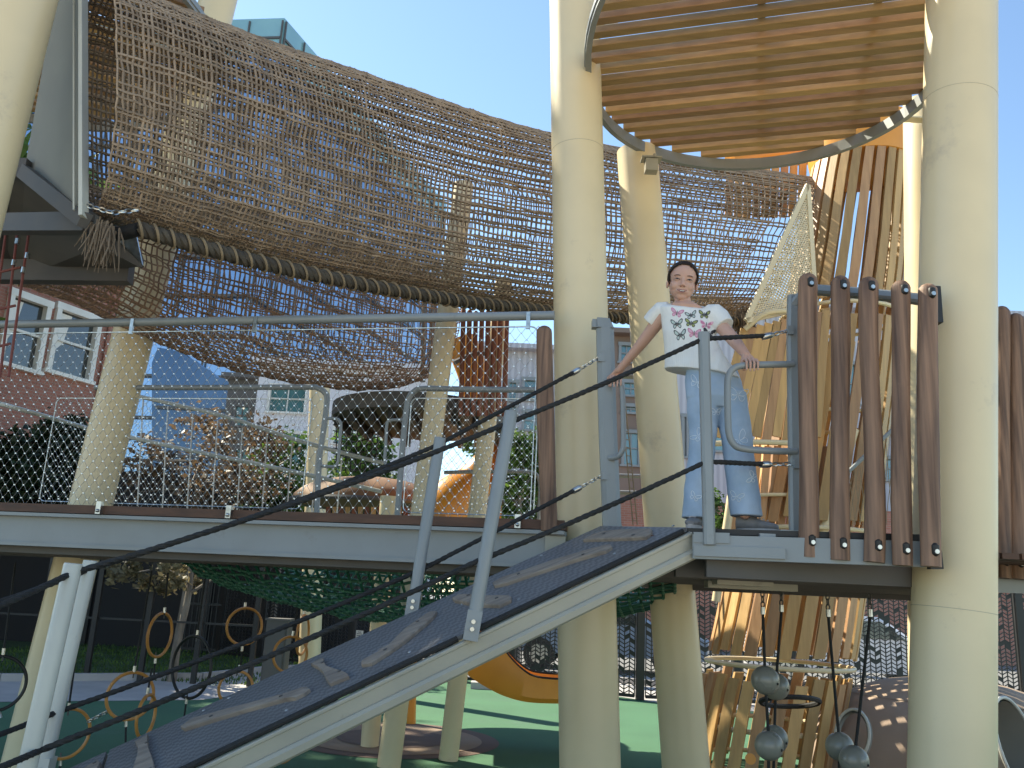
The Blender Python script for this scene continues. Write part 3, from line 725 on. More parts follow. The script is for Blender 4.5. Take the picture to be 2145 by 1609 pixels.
# far railing: two bent tube frames with a gap and grab handles, mesh below
WF = 1.42
def FR(x, y, off=0): u, z = inbr(x, y, WF + off); return BR(u, WF + off, z)
for pts in (((200, 812), (440, 812), (640, 811), (665, 813), (680, 822), (685, 838), (678, 900), (669, 963), (663, 1085)), ((1150, 817), (1000, 816), (890, 814), (868, 820), (856, 835), (851, 860), (845, 918), (832, 1085))):
    b = B(); b.tube(smoothpath([FR(*p) for p in pts], 5), .024, 10); b.obj('far_rail', M['grey'], fb)
for pts in (((684, 877), (703, 877), (711, 882), (714, 892), (711, 930), (708, 966), (702, 976), (694, 978), (672, 976)), ((852, 880), (825, 880), (814, 883), (810, 893), (808, 930), (806, 964), (809, 975), (820, 980), (838, 981))):
    b = B(); b.tube(smoothpath([FR(*p) for p in pts], 4), .013, 8); b.obj('grab_handle', M['grey'], fb)
for (xa, xb) in ((120, 655), (862, 1128)):
    ua, za = inbr(xa, 835, WF); ub, zb_ = inbr(xb, 835, WF); zl = inbr(900, 1075, WF)[1]
    meshpanel(fb, lambda u, z: BR(u, WF, z), min(ua, ub), max(ua, ub), zl, (za + zb_) / 2, fr=.005)
# bridge support bracket at main post
b = B(); p = A(1162, 1158, 5.15); b.box(p, (.12, .03, .19)); b.tube([p + V3((.02, -.01, .01)), p + V3((.02, -.035, .01))], .024, 6); b.obj('bracket', M['cream2'], fb)

# ---------------------------------------------------------------- climbing ramp
Rr0 = A(1438, 1105, 4.3); Fr0 = A(1258, 1102, 4.95)
DR = ray(5680, -914).normalized()          # up-ramp direction
def NP(x, y): return nl(Rr0, DR, x, y)
def FP(x, y): return nl(Fr0, DR, x, y)
LR = Rr0.z / DR.z
Nb = Rr0 - DR * LR
AC = (Fr0 - Rr0); AC = (AC - DR * AC.dot(DR))          # across the ramp
ACn = AC.normalized(); RN = DR.cross(ACn); RN = RN if RN.z > 0 else -RN
XR = Matrix((DR, ACn, RN)).transposed()
wr = AC.length
print('ramp width', wr, 'len', LR, 'slope', math.degrees(math.asin(DR.z)), 'floor z', Rr0.z)
rt = thing('climbing_ramp', 'sloping dark ramp with carved wooden footholds and cream side channels', 'ramp', (Nb.x, Nb.y, 0))
def RP(s, c, n=0): return Rr0 - DR * s + ACn * (c * wr) + RN * n
s_far = (Rr0 - Fr0).dot(DR)       # far corner position along the ramp
# deck panels (two, joined near the second pair of posts)
sB = (Rr0 - NP(975, 1320)).dot(DR)
def deck(s0, s1, sf0=None, sf1=None):
    b = B(); sf0 = s0 if sf0 is None else sf0; sf1 = s1 if sf1 is None else sf1
    P = [RP(s0, 0), RP(sf0, 1), RP(sf1, 1), RP(s1, 0)]
    b.prism([p - RN * .02 for p in P], RN * .02)
    return b
sS = (Fr0 - FP(226, 1572)).length + s_far
for (a, c, fa, fc_) in ((0, sS - .008, s_far, sS - .008), (sS + .008, LR * .96, None, None)):
    dk = deck(a, c, fa, fc_).obj('deck_panel', M['mat'], rt, smooth=False)
b = B()
for (a, c) in ((.03, sB - .03), (sB + .05, sS - .02), (sS + .02, LR * .95)):
    b2 = B(); b2.tube([RP(a, -.014, -.006), RP(c, -.014, -.006)], .014, 8); b2.obj('edge_trim', M['rope'], rt)
for c_, sg in ((-.03, -1), (1.02, 1)):
    b = B()
    b.bar(RP(.0, c_, -.085), RP(LR, c_, -.085), .025, .125, up=RN, bev=.006)
    b.bar(RP(.0, c_ + sg * .022, -.122), RP(LR, c_ + sg * .022, -.122), .045, .052, up=RN, bev=.012)
    b.bar(RP(.0, c_ + sg * .004, -.03), RP(LR, c_ + sg * .004, -.03), .032, .018, up=RN, bev=.004)
    b.obj('side_channel', M['cream2'], rt, smooth=False)
b = B()
for k in range(8): b.bar(RP(.2 + k * .55, .0, -.09), RP(.2 + k * .55, 1, -.09), .05, .08, up=RN)
b.obj('crosspiece', M['dgrey'], rt, smooth=False)
# footholds traced as flat boards lying on the ramp
FH = [[(1220, 1129), (1238, 1118), (1262, 1112), (1300, 1108), (1364, 1106), (1364, 1114), (1352, 1123), (1330, 1125)],
 [(1031, 1219), (1045, 1210), (1080, 1199), (1160, 1171), (1245, 1146), (1277, 1138), (1281, 1144), (1268, 1152), (1200, 1172), (1120, 1199), (1062, 1219), (1035, 1225)],
 [(946, 1251), (958, 1244), (980, 1243), (1010, 1247), (1045, 1246), (1070, 1247), (1069, 1255), (1045, 1266), (1000, 1265), (952, 1256)],
 [(755, 1385), (763, 1380), (790, 1366), (815, 1349), (832, 1331), (850, 1314), (876, 1296), (902, 1278), (914, 1278), (908, 1288), (888, 1306), (867, 1324), (847, 1340), (825, 1356), (777, 1387), (756, 1390)],
 [(650, 1388), (664, 1380), (676, 1376), (677, 1385), (683, 1394), (706, 1402), (728, 1409), (730, 1414), (690, 1430), (682, 1420), (675, 1405), (665, 1396)],
 [(377, 1519), (397, 1505), (455, 1489), (519, 1472), (565, 1460), (605, 1449), (641, 1436), (648, 1441), (636, 1450), (618, 1459), (596, 1462), (519, 1483), (430, 1510), (385, 1524)],
 [(281, 1551), (294, 1544), (309, 1536), (308, 1552), (311, 1566), (318, 1584), (323, 1604), (320, 1640), (272, 1640), (279, 1604), (287, 1580), (288, 1564)],
 [(160, 1618), (185, 1602), (204, 1590), (210, 1596), (202, 1610), (180, 1628)]]
for k, poly in enumerate(FH):
    P = [onplane(x, y, Rr0 + RN * .02, RN) for x, y in poly]
    c = sum(P, V3()) / len(P)
    b = B(); n = len(P)
    lo = [p - RN * .021 for p in P]; mid = [p - RN * .005 for p in P]; hi = [c + (p - c) * .93 for p in P]
    b.loft([lo, mid, hi]); fh = b.obj('foothold', M['drift'], rt, smooth=False)
    L = max((p - q).length for p in P for q in P)
    a_, b_ = max(((p, q) for p in P for q in P), key=lambda t: (t[0] - t[1]).length)
    for s in (.14, .86):
        q = a_.lerp(b_, s); q = q.lerp(c, .25); h = B(); h.tube([q + RN * .0005, q + RN * .0035], .009, 8); h.obj('screw', M['dgrey'], fh)
for (x, y) in ((427, 1488), (600, 1488 - 0), (858, 1366), (1087, 1256), (1134, 1164), (1287, 1160), (1410, 1102), (968, 1266), (480, 1462), (665, 1575 - 100)):
    q = onplane(x, y, Rr0, RN); cc_ = (q - Rr0).dot(ACn) / wr
    if not (.02 < cc_ < .98): continue
    h = B(); h.ell(q + RN * .001, (.009, .009, .004), XR, 8, 6); h.obj('bolt', M['galv'], rt)
# handrail posts
def rpost(base, tx, ty, d, m='grey', square=False):
    a = A(tx, ty, base.y + .02); b = B()
    if square: b.bar(base, a, d, d * .8, up=(0, -1, 0), bev=.018)
    else: b.tube([base, a - (a - base).normalized() * .008, a - (a - base).normalized() * .002, a], [d / 2, d / 2, d / 2 * .96, d / 2 * .86], 24)
    o = b.obj('handrail_post', M[m], rt)
    bx = B(); ax = (a - base).normalized(); q = base + ax * .035 + V3((0, -d / 2 - .004, 0)); X = Matrix((ax.cross(V3((0, -1, 0))), V3((0, 1, 0)), ax)).transposed()
    bx.box(base + ax * .03, (d * 1.05, d * 1.08, .13), X); ft = bx.obj('foot_clamp', M[m], o)
    for s in (.012, -.02):
        h = B(); h.tube([q + ax * s, q + ax * s + V3((0, -.012, 0))], .010, 8); h.obj('clamp_bolt', M['galv'], ft)
    return a
bB = NP(980, 1313) - ACn * .035; bA = NP(20, 1780) - ACn * .035
bB2 = FP(868, 1284) + ACn * .03; bA2 = FP(84, 1636) + ACn * .03
tB = rpost(bB, 1071, 862, .063); tA = rpost(bA, 154, 1180, .071, 'lgrey')
tB2 = rpost(bB2, 922, 917, .064); tA2 = rpost(bA2, 190, 1174, .066, 'lgrey')
bC = A(1486, 1141, 4.22); tC = A(1474, 697, 4.22)
b = B(); b.bar(bC, tC, .055, .05, up=(0, -1, 0), bev=.012); b.obj('handrail_post', M['grey'], rt)

# ---------------------------------------------------------------- ramp handrail ropes
def rope(label, pts, sag, r=.0112, end=None, grp='black rope handrails beside the climbing ramp'):
    t = thing('rope_handrail', label, 'rope', pts[0], grp)
    path = []
    for i, (p, q) in enumerate(zip(pts, pts[1:])):
        path += cat(p, q, sag[i], 18)[(1 if i else 0):]
    b = B(); L = 0; tw = []
    b.tube(path, r, 10)
    # twisted cover strands give the rope its texture
    for s in range(4):
        tw = []; L = 0
        for i, p in enumerate(path):
            pass
        fine = []
        for i in range(len(path) - 1):
            seg = path[i + 1] - path[i]; m = max(2, int(seg.length / .012))
            for k in range(m): fine.append(path[i].lerp(path[i + 1], k / m))
        for i, p in enumerate(fine):
            d = (fine[min(i + 1, len(fine) - 1)] - fine[max(i - 1, 0)]).normalized(); a_ = d.cross(UZ).normalized(); c_ = d.cross(a_)
            q = i * .55 + s * math.pi / 2; tw.append(p + a_ * math.cos(q) * r * .8 + c_ * math.sin(q) * r * .8)
        b.tube(tw, r * .42, 4, cap=False)
    b.obj('rope', M['rope'], t)
    if end is not None:
        p = path[-1]; d = (end - p).normalized()
        f = B(); f.tube([p - d * .035, p + d * .005, p + d * .02, p + d * .028], [r * 1.5, r * 1.5, r * 1.35, r * .7], 14); f.obj('ferrule', M['galv'], t)
        c = B(); c.chain(p + d * .03, end, .034, .0038); c.obj('chain', M['galv'], t)
    return t
YL = 4.95
pA1 = A(152, 1200, tA.y); pB1 = A(1060, 888, tB.y); pC1 = A(1473, 710, 4.22)
e1 = A(1610, 703, 4.3); E1 = A(1655, 692, 4.3)
off = ray(-260, 1330)
rope('front upper black rope running through the post before the girl', [A(-300, 1372, 2.6), pA1, pB1, pC1, e1], [.02, .03, .01, 0], end=E1)
pA3 = A(85, 1572, (tA.y + bA.y) / 2); pB3 = A(995, 1178, tB.y - .02); pC3 = A(1480, 967, 4.22)
rope('front lower black rope at the girl\'s shins', [A(-300, 1715, 2.6), pA3, pB3, pC3, A(1606, 973, 4.3)], [.01, .02, .01, 0], end=A(1664, 972, 4.3))
pA2 = A(190, 1192, tA2.y); pB2 = A(917, 932, tB2.y)
rope('rear upper black rope ending in a chain beside the main cream post', [A(-300, 1345, 3.2), pA2, pB2, A(1208, 777, YL)], [.02, .03, .0], end=A(1257, 748, YL))
pA4 = A(125, 1490, tA2.y); pB4 = A(886, 1192, tB2.y)
rope('rear lower black rope crossing below the footbridge beam', [A(-300, 1640, 3.2), pA4, pB4, A(1210, 1024, YL)], [.01, .02, .0], end=A(1262, 996, YL))

# ---------------------------------------------------------------- platform with gate posts and picket railing
FZ = Rr0.z
def FZp(x, y, dz=0): return Z(x, y, FZ + dz)
c0 = A(1258, 1102, 4.95); c0.z = FZ; c1_ = A(1440, 1105, 4.3); c1_.z = FZ; 
c2_ = A(1925, 1120, 4.02); c2_.z = FZ; c3_ = V3((3.25, 6.1, FZ)); c4_ = V3((1.15, 6.45, FZ))
pt = thing('play_platform', 'raised hexagonal platform with dark underside that the girl stands on', 'platform', ((c0.x + c3_.x) / 2, 5.2, FZ - .25))
outline = [c0, c1_, c2_, c3_, c4_]
b = B(); b.prism([p - UZ * .03 for p in outline], UZ * .028); b.obj('floor', M['black'], pt, smooth=False)
b = B()
def edge(p, q, h=.13, zc=-.10, th=.03, m=0):
    b.bar(V3((p.x, p.y, FZ + zc)), V3((q.x, q.y, FZ + zc)), th, h)
b = B(); edge(c1_ + V3((.02, -.03, 0)), c2_ + V3((0, -.03, 0)), .115, -.095, .05); b.obj('edge_beam', M['grey'], pt, smooth=False)
b = B(); edge(c1_ + V3((.02, -.055, 0)), c1_.lerp(c2_, .42) + V3((0, -.055, 0)), .05, -.115, .03); edge(c1_ + V3((.02, -.05, 0)), c1_.lerp(c2_, .18) + V3((0, -.05, 0)), .05, -.05, .02); b.obj('edge_channel', M['grey'], pt, smooth=False)
b = B()
for p, q in zip([c2_.lerp(c3_, .1)] + outline[3:], outline[3:] + outline[:1]): edge(p, q, .24, -.15)
b.obj('rear_beam', M['dgrey'], pt, smooth=False)
b = B()
for k in range(11):
    y = 4.32 + k * .19; xa = .62 + max(0, (4.95 - y)) * .6; xb = 2.15 + (y - 4.2) * .52
    b.box(((xa + xb) / 2, y, FZ - .155), (xb - xa, .05, .16))
b.obj('joist', M['dgrey'], pt, smooth=False)
b = B()
for k in range(26):
    x = .75 + k * .1; b.box((x, 5.25, FZ - .055), (.085, 1.75, .03))
b.obj('underside_boards', M['plank'], pt, smooth=False)
b = B(); p = A(1555, 1215, 4.75); b.box(p, (.3, .12, .06)); b.box(p + V3((.1, .2, -.02)), (.5, .1, .05)); b.obj('mounting_plate', M['cream2'], pt, smooth=False)
b = B(); p = A(1607, 1138, 4.2); b.box(p, (.075, .03, .09)); b.tube([p + V3((0, -.01, 0)), p + V3((0, -.03, 0))], .013, 10); b.obj('corner_bracket', M['grey'], pt, smooth=False)
# gate posts
lp = [A(1282, 1112, 4.97), A(1273, 900, 4.97), A(1267, 690, 4.97), A(1265, 664, 4.97)]
b = B(); b.bar(lp[0], lp[1], .105, .09, up=(0, -1, 0), bev=.026); b.bar(lp[1], lp[2], .1048, .0898, up=(0, -1, 0), bev=.026)
ax = (lp[2] - lp[1]).normalized(); 
b.loft([[lp[2] + V3((x, y, 0)) for x, y in ((-.05, -.045), (.05, -.045), (.05, .045), (-.05, .045))], [lp[2] + ax * .06 + V3((x, y, 0)) for x, y in ((-.05, -.045), (.025, -.04), (.025, .04), (-.05, .045))]])
b.obj('gate_post', M['grey'], pt, smooth=False)
for q, z_ in ((A(1252, 680, 4.97), (.07, .06, .05)), (A(1260, 750, 4.93), (.04, .02, .045)), (A(1267, 997, 4.93), (.04, .02, .045))):
    b = B(); b.box(q, z_); b.obj('rope_lug', M['grey'], pt, smooth=False)
YR = 4.32
rpts = [A(1667, 1120, YR), A(1664, 900, YR), A(1661, 720, YR), A(1662, 620, YR)]
b = B()
for p, q in zip(rpts, rpts[1:]): b.bar(p, q, .062, .05, up=(0, -1, 0), bev=.012)
b.bar(A(1660, 640, YR - .001), A(1690, 606, 4.27), .05, .048, up=(0, -1, 0), bev=.012)
b.obj('gate_post', M['grey'], pt, smooth=False)
b = B(); q = A(1652, 1116, 4.25); b.box(q, (.10, .08, .02)); b.obj('post_foot', M['lgrey'], pt, smooth=False)
for q in (A(1656, 692, 4.28), A(1669, 972, 4.28)):
    b = B(); b.box(q, (.03, .02, .045)); b.obj('rope_lug', M['grey'], pt, smooth=False)
rl = [A(1685, 606, 4.27), A(1760, 611, 4.2), A(1830, 617, 4.13), A(1900, 624, 4.07), A(1950, 631, 4.04)]
b = B()
for p, q in zip(rl, rl[1:]): b.bar(p, q, .05, .058, up=(0, -1, 0), bev=.012)
b.obj('picket_rail', M['grey'], pt, smooth=False)
def rail_handle(pts, r, m='grey'):
    b = B(); b.tube(smoothpath(pts, 5), r, 12); return b.obj('grab_rail', M[m], pt)
HL = [A(1268, 800, 4.93), A(1285, 799, 4.88), A(1297, 803, 4.86), A(1303, 815, 4.86), A(1305, 850, 4.86), A(1306, 925, 4.86), A(1303, 945, 4.86), A(1294, 957, 4.88), A(1276, 960, 4.93)]
rail_handle(HL, .0155)
HR = [A(1662, 763, 4.3), A(1600, 764, 4.28), A(1556, 766, 4.27), A(1537, 772, 4.27), A(1527, 786, 4.27), A(1524, 810, 4.27), A(1525, 880, 4.27), A(1527, 908, 4.27), A(1535, 928, 4.27), A(1552, 939, 4.27), A(1600, 944, 4.28), A(1668, 946, 4.3)]
rail_handle(HR, .0175)
# five round pickets with bolts
PK = [((1693, 572), (1693, 1168), 4.14, .046), ((1759, 577), (1761, 1174), 4.08, .045), ((1823, 580), (1829, 1178), 4.01, .045), ((1885, 587), (1891, 1185), 3.95, .0435), ((1942, 594), (1949, 1187), 3.90, .0465)]
for k, (a, c, y, r) in enumerate(PK):
    picket(pt, A(a[0], a[1], y), A(c[0], c[1], y), r, bend=(.012 if k == 2 else .004), bolts=(.052, .952))
b = B(); q = A(1962, 640, 4.06); b.box(q, (.03, .05, .19)); b.obj('post_bracket', M['black'], pt, smooth=False)
b = B()
b.prism([A(1966, 1110, 4.02), A(1974, 1160, 4.02), A(1977, 1192, 4.02), A(1950, 1192, 4.02)], (0, .04, 0)); b.obj('post_bracket', M['black'], pt, smooth=False)

# second picket railing at the right edge
p2 = thing('picket_railing', 'dark timber pickets of the next platform at the right edge', 'railing', A(2115, 1215, 4.9))
for (x0, y0_, x1, y1) in ((2098, 641, 2099, 1211), (2127, 656, 2129, 1213), (2163, 665, 2165, 1216), (2200, 672, 2202, 1220)):
    picket(p2, A(x0, y0_, 4.9), A(x1, y1, 4.9), .046, bolts=(.055,))
b = B(); b.bar(A(2078, 1222, 5.0), A(2300, 1230, 5.0), .06, .1); b.obj('rail', M['grey'], p2, smooth=False)
b = B(); b.bar(A(2078, 690, 4.98), A(2300, 700, 4.98), .04, .05); b.obj('rail', M['grey'], p2, smooth=False)

# ---------------------------------------------------------------- slatted canopies
def canopy(name, label, ctr, rad, z, ang, pitch, nsl, wd=.088, th=.038, tilt=0, ringm='grey', near=1.0):
    t = thing(name, label, 'canopy', (ctr[0], ctr[1], z)); c = V3((ctr[0], ctr[1], z))
    d = V3((math.cos(ang), math.sin(ang), 0)); e = V3((-d.y, d.x, 0)); rnd = random.Random(4)
    b = B()
    for k in range(-nsl * 2, nsl + 1):
        o = k * pitch
        o2 = o / near if o < 0 else o
        if abs(o2) > rad - .03: continue
        h = math.sqrt(rad * rad - o2 * o2) - .01 + rnd.uniform(-.01, .02)
        p = c + e * o - d * h + UZ * (.075 + rnd.uniform(-.003, .003)); q = c + e * o + d * h + UZ * .075
        b.bar(p, q, wd, th, bev=.003, mi=(0, 1, 0, 1, 0, 0, 1, 0, 0)[k % 9])
    b.obj('slats', [M['slatA'], M['slatB']], t, smooth=False)
    b = B(); pts = [c + d * (rad * math.cos(2 * math.pi * i / 72)) + e * (rad * math.sin(2 * math.pi * i / 72) * (near if i > 36 else 1)) for i in range(72)]
    n = 72; vs = []; fs = []
    sec = [(-.02, -.045), (.02, -.045), (.02, -.02), (.03, -.015), (.03, .02), (.02, .025), (.02, .045), (-.02, .045)]
    for i, p in enumerate(pts):
        rd = (p - c).normalized()
        for (a_, z_) in sec: vs.append(p + rd * a_ + UZ * z_)
    m = len(sec)
    for i in range(n):
        j = (i + 1) % n
        for k in range(m): fs.append((i * m + k, i * m + (k + 1) % m, j * m + (k + 1) % m, j * m + k))
    b.add(vs, fs); b.obj('ring', M[ringm], t, smooth=False)
    b = B(); b.bar(c - d * 0 - e * rad * .97 + UZ * .13, c + e * rad * .97 + UZ * .13, .05, .05); b.bar(c - e * rad * .8 + d * .7 + UZ * .13, c + e * rad * .8 + d * .7 + UZ * .13, .05, .05); b.obj('cross_bar', M['grey'], t, smooth=False)
    return t, c
zc = A(1560, 345, 6.55).z
def circ(p, q, r_):
    ax, ay, bx, by, cx, cy = p.x, p.y, q.x, q.y, r_.x, r_.y
    d = 2 * (ax * (by - cy) + bx * (cy - ay) + cx * (ay - by))
    ux = ((ax * ax + ay * ay) * (by - cy) + (bx * bx + by * by) * (cy - ay) + (cx * cx + cy * cy) * (ay - by)) / d
    uy = ((ax * ax + ay * ay) * (cx - bx) + (bx * bx + by * by) * (ax - cx) + (cx * cx + cy * cy) * (bx - ax)) / d
    return ux, uy, math.hypot(ax - ux, ay - uy)
g1, g2, g3 = Z(1262, 243, zc), Z(1560, 345, zc), Z(1932, 208, zc)
cx_, cy_, cr_ = circ(g1, g2, g3)
s1, s2 = Z(1262, 170, zc + .06), Z(1935, 92, zc + .06)
ang = math.atan2(s2.y - s1.y, s2.x - s1.x)
print('canopy', cx_, cy_, cr_, zc, math.degrees(ang))
cn, cc0 = canopy('slatted_canopy', 'round canopy of honey and brown slats on a grey ring above the girl', (cx_, cy_), cr_, zc, ang, .136, 14, wd=.070, th=.052, near=1.55)
def bracket(x, y, Y, s=.12):
    p = A(x, y, Y); b = B(); b.box(p, (s * 1.3, s * .9, .012)); b.box(p - UZ * .06, (s * .8, s * .7, .10)); b.tube([p + V3((.02, -.05, -.005)), p + V3((.02, -.05, .02))], .012, 8)
    return b.obj('post_bracket', M['cream2'], cn, smooth=False)
bracket(1364, 334, 6.12)
b = B(); p = A(1275, 35, 5.3); b.box(p, (.14, .1, .22), Matrix.Rotation(R(25), 3, 'Y')); b.obj('post_bracket', M['cream2'], cn, smooth=False)
b = B(); p = A(1912, 250, 6.0); b.box(p, (.26, .08, .012)); b.obj('post_bracket', M['cream'], cn, smooth=False)
# canopy over the left platform, seen through the net
c2z = A(200, 60, 6.4).z
canopy('slatted_canopy', 'brown slatted canopy seen through the net at the top left', (-4.45, 6.3), 1.75, c2z, R(28), .15, 14)

# ---------------------------------------------------------------- left steel deck where the nets start
ld = thing('steel_deck', 'dark steel deck with tall grey panel where the net tunnel starts', 'deck', A(60, 520, 5.4))
P = [A(125, -60, 4.9), A(175, -60, 4.62), A(176, 455, 4.62), A(160, 455, 4.63), A(52, 352, 5.2)]
b = B(); b.prism(P, (.0, .03, 0)); b.obj('side_panel', M['panelgrey'], ld, smooth=False)
b = B(); b.bar(A(174, -60, 4.58), A(175, 456, 4.58), .022, .08, up=(0, -1, 0)); b.bar(A(155, -60, 4.60), A(155, 440, 4.60), .01, .012, up=(0, -1, 0)); b.obj('panel_flange', M['lgrey'], ld, smooth=False)
b = B(); b.prism([A(-60, 330, 5.2), A(52, 352, 5.2), A(178, 458, 4.62), A(272, 490, 5.4), A(300, 558, 5.9), A(40, 585, 6.2), A(-120, 500, 5.6)], (0, 0, .05)); b.obj('underside', M['dgrey'], ld, smooth=False)
b = B()
for (p, q, w1, h1_) in ((A(-30, 352, 5.1), A(60, 355, 5.1), .08, .12), (A(50, 360, 5.05), A(178, 462, 4.6), .06, .09), (A(-60, 470, 5.3), A(190, 468, 4.75), .08, .12), (A(-60, 568, 6.0), A(275, 572, 6.0), .1, .16)):
    b = B(); b.bar(p, q, w1, h1_); b.obj('beam', M['dgrey'], ld, smooth=False)
b = B(); b.prism([A(240, 495, 5.35), A(285, 492, 5.35), A(298, 555, 5.35)], (0, .02, 0)); b.obj('gusset', M['galv'], ld, smooth=False)
b = B(); b.prism([A(232, 500, 5.3), A(244, 505, 5.3), A(300, 556, 5.3), A(294, 560, 5.3), A(235, 530, 5.3)], (0, .02, 0)); b.obj('gusset_edge', M['dgrey'], ld, smooth=False)
# climbing ropes at the far left
rn = thing('climbing_rope_net', 'red rope climbing net hanging below the steel deck at the far left', 'net', A(30, 560, 5.6))
b = B()
for (x0, x1) in ((36, 0), (60, 18), (12, -30)):
    b.tube([A(x0, 490, 5.6), A((x0 + x1) / 2, 640, 5.6), A(x1, 790, 5.6)], .009, 6)
for y in (560, 640, 720): b.tube([A(52 - (y - 490) * .13, y, 5.6), A(0 - (y - 490) * .13, y + 12, 5.6)], .009, 6)
M['redrope'] = mat('red_rope', (.22, .07, .06), .8, scale=40); b.obj('ropes', M['redrope'], rn)
b = B()
for (x, y) in ((37, 500), (58, 530), (30, 545), (50, 560)): p = A(x, y, 5.58); b.tube([p, p - UZ * .04], .014, 8)
b.obj('ferrules', M['galv'], rn)
# ================================================================ NETS
def nettunnel(name, label, tab, cell, rl, rt_, m, seed=1, bw=.55, nsup=2.6, jit=.006, arc=(0, 1), lower=None, warp=None):
    """tab rows: t, xtop, ytop, xbot, ybot, Y.  A rope mesh tube along the run."""
    rnd = random.Random(seed); N0 = 24
    rows = [interp(tab, i / N0) for i in range(N0 + 1)]
    tops = [A(r[0], r[1], r[4]) for r in rows]; bots = [A(r[2], r[3], r[4]) for r in rows]
    tops = smoothpath(tops[::3], 3 * 4)[::4] ; bots = smoothpath(bots[::3], 3 * 4)[::4]
    ctr = [(a + c) / 2 for a, c in zip(tops, bots)]; L = sum((q - p).length for p, q in zip(ctr, ctr[1:]))
    ns = int(L / cell[0]); t = thing(name, label, 'net', ctr[len(ctr) // 2])
    def at(l, s):
        k = s * (len(l) - 1); i = min(int(k), len(l) - 2); return l[i].lerp(l[i + 1], k - i)
    circ_ = None; G = []
    for i in range(ns + 1):
        s = i / ns; a = at(tops, s); c = at(bots, s); ce = (a + c) / 2; up = (a - c) / 2
        d = at(ctr, min(1, s + .02)) - at(ctr, max(0, s - .02)); hz = V3((d.y, -d.x, 0)).normalized()
        if hz.y > 0: hz = -hz
        if circ_ is None:
            circ_ = 1
            nv = int(2 * math.pi * math.sqrt((up.length ** 2 + bw ** 2) / 2) * 1.06 / cell[1])
        ring = []
        for j in range(nv):
            q = 2 * math.pi * (j + .25 * math.sin(j * 2.4 + seed)) / nv
            cq, sq = math.cos(q), math.sin(q)
            x = math.copysign(abs(cq) ** (2 / nsup), cq); y = math.copysign(abs(sq) ** (2 / nsup), sq)
            p = ce + hz * (x * bw * (1 + .06 * math.sin(s * 9 + j * .2))) + up * y
            p = p + V3((noise.noise(V3((i * .35, j * .35, seed))) , noise.noise(V3((i * .35, j * .35, seed + 9))), noise.noise(V3((i * .35, j * .35, seed + 19))))) * jit * 4
            p = p + V3((rnd.gauss(0, jit), rnd.gauss(0, jit), rnd.gauss(0, jit)))
            ring.append(p)
        G.append(ring)
    b = B()
    for j in range(nv):
        b.tube([G[i][j] for i in range(ns + 1)], [rl * rnd.uniform(.8, 1.25)] * (ns + 1), 4, cap=False)
    for i in range(ns + 1):
        b.tube(G[i], rt_ * rnd.uniform(.85, 1.2), 4, closed=True)
    b.obj('rope_mesh', m, t)
    # knots / crossing wraps
    b = B()
    for i in range(0, ns + 1):
        for j in range(nv):
            if rnd.random() < .5:
                p = G[i][j]; s = rt_ * 1.7; b.add([p + V3(v) * s for v in ((1, 0, 0), (-1, 0, 0), (0, 1, 0), (0, -1, 0), (0, 0, 1.3), (0, 0, -1.3))], [(0, 2, 4), (2, 1, 4), (1, 3, 4), (3, 0, 4), (2, 0, 5), (1, 2, 5), (3, 1, 5), (0, 3, 5)])
    b.obj('knots', m, t, smooth=False)
    return t, G, tops, bots
T1 = [(0, 200, -20, 200, 440, 4.78), (.06, 300, 8, 290, 468, 4.95), (.16, 430, 62, 430, 508, 5.2), (.28, 600, 124, 600, 556, 5.6), (.42, 780, 182, 780, 592, 6.05), (.56, 960, 246, 960, 622, 6.6), (.70, 1150, 296, 1150, 644, 7.25), (.82, 1330, 326, 1330, 664, 8.0), (.92, 1510, 356, 1500, 664, 8.6), (1, 1690, 382, 1560, 662, 8.9)]
nt1, G1, tp1, bt1 = nettunnel('net_tunnel', 'large upper rope net tunnel crossing above the footbridge', T1, (.048, .041), .0084, .0073, M['net'], seed=2, bw=.48, nsup=2.4, jit=.0022)
# thick braided rope along its lower edge
def braid(parent, path, R_, pitch=.16, r=.024, n=3):
    L = [0]
    for p, q in zip(path, path[1:]): L.append(L[-1] + (q - p).length)
    tot = L[-1]; m = int(tot / .014)
    def at(s):
        for i in range(1, len(L)):
            if L[i] >= s: k = (s - L[i - 1]) / (L[i] - L[i - 1]); return path[i - 1].lerp(path[i], k), (path[i] - path[i - 1]).normalized()
        return path[-1], (path[-1] - path[-2]).normalized()
    b = B()
    for k in range(n):
        pts = []
        for i in range(m + 1):
            s = tot * i / m; p, d = at(s); a = d.cross(UZ).normalized(); c = d.cross(a); q = 2 * math.pi * (s / pitch + k / n)
            pts.append(p + a * math.cos(q) * R_ + c * math.sin(q) * R_)
        b.tube(pts, r, 7)
    o = b.obj('braided_edge', M['braid'], parent)
    b = B(); k = 0
    while k * pitch * .62 < tot:
        s = k * pitch * .62; p, d = at(s); a = d.cross(UZ).normalized(); c = d.cross(a)
        b.tube([p + a * (math.cos(t) * (R_ + r * 1.12)) + c * (math.sin(t) * (R_ + r * 1.12)) + d * (.025 * math.sin(t)) for t in [2 * math.pi * i / 14 for i in range(14)]], .008, 5, closed=True); k += 1
    b.obj('lashing', M['lash'], o)
ed = [A(x, y, Y) for x, y, Y in ((292, 480, 4.75), (400, 512, 4.9), (520, 545, 5.1), (640, 572, 5.35), (760, 597, 5.65), (880, 618, 6.0), (1000, 636, 6.4), (1120, 649, 6.8), (1230, 660, 7.2), (1330, 668, 7.6), (1450, 674, 8.0), (1555, 672, 8.3))]
braid(nt1, ed, .026, .15, .024)
b = B(); b.tube([A(232, 492, 4.85), A(262, 488, 4.8), A(292, 480, 4.76)], .042, 14); b.obj('rope_sleeve', M['rope'], nt1)
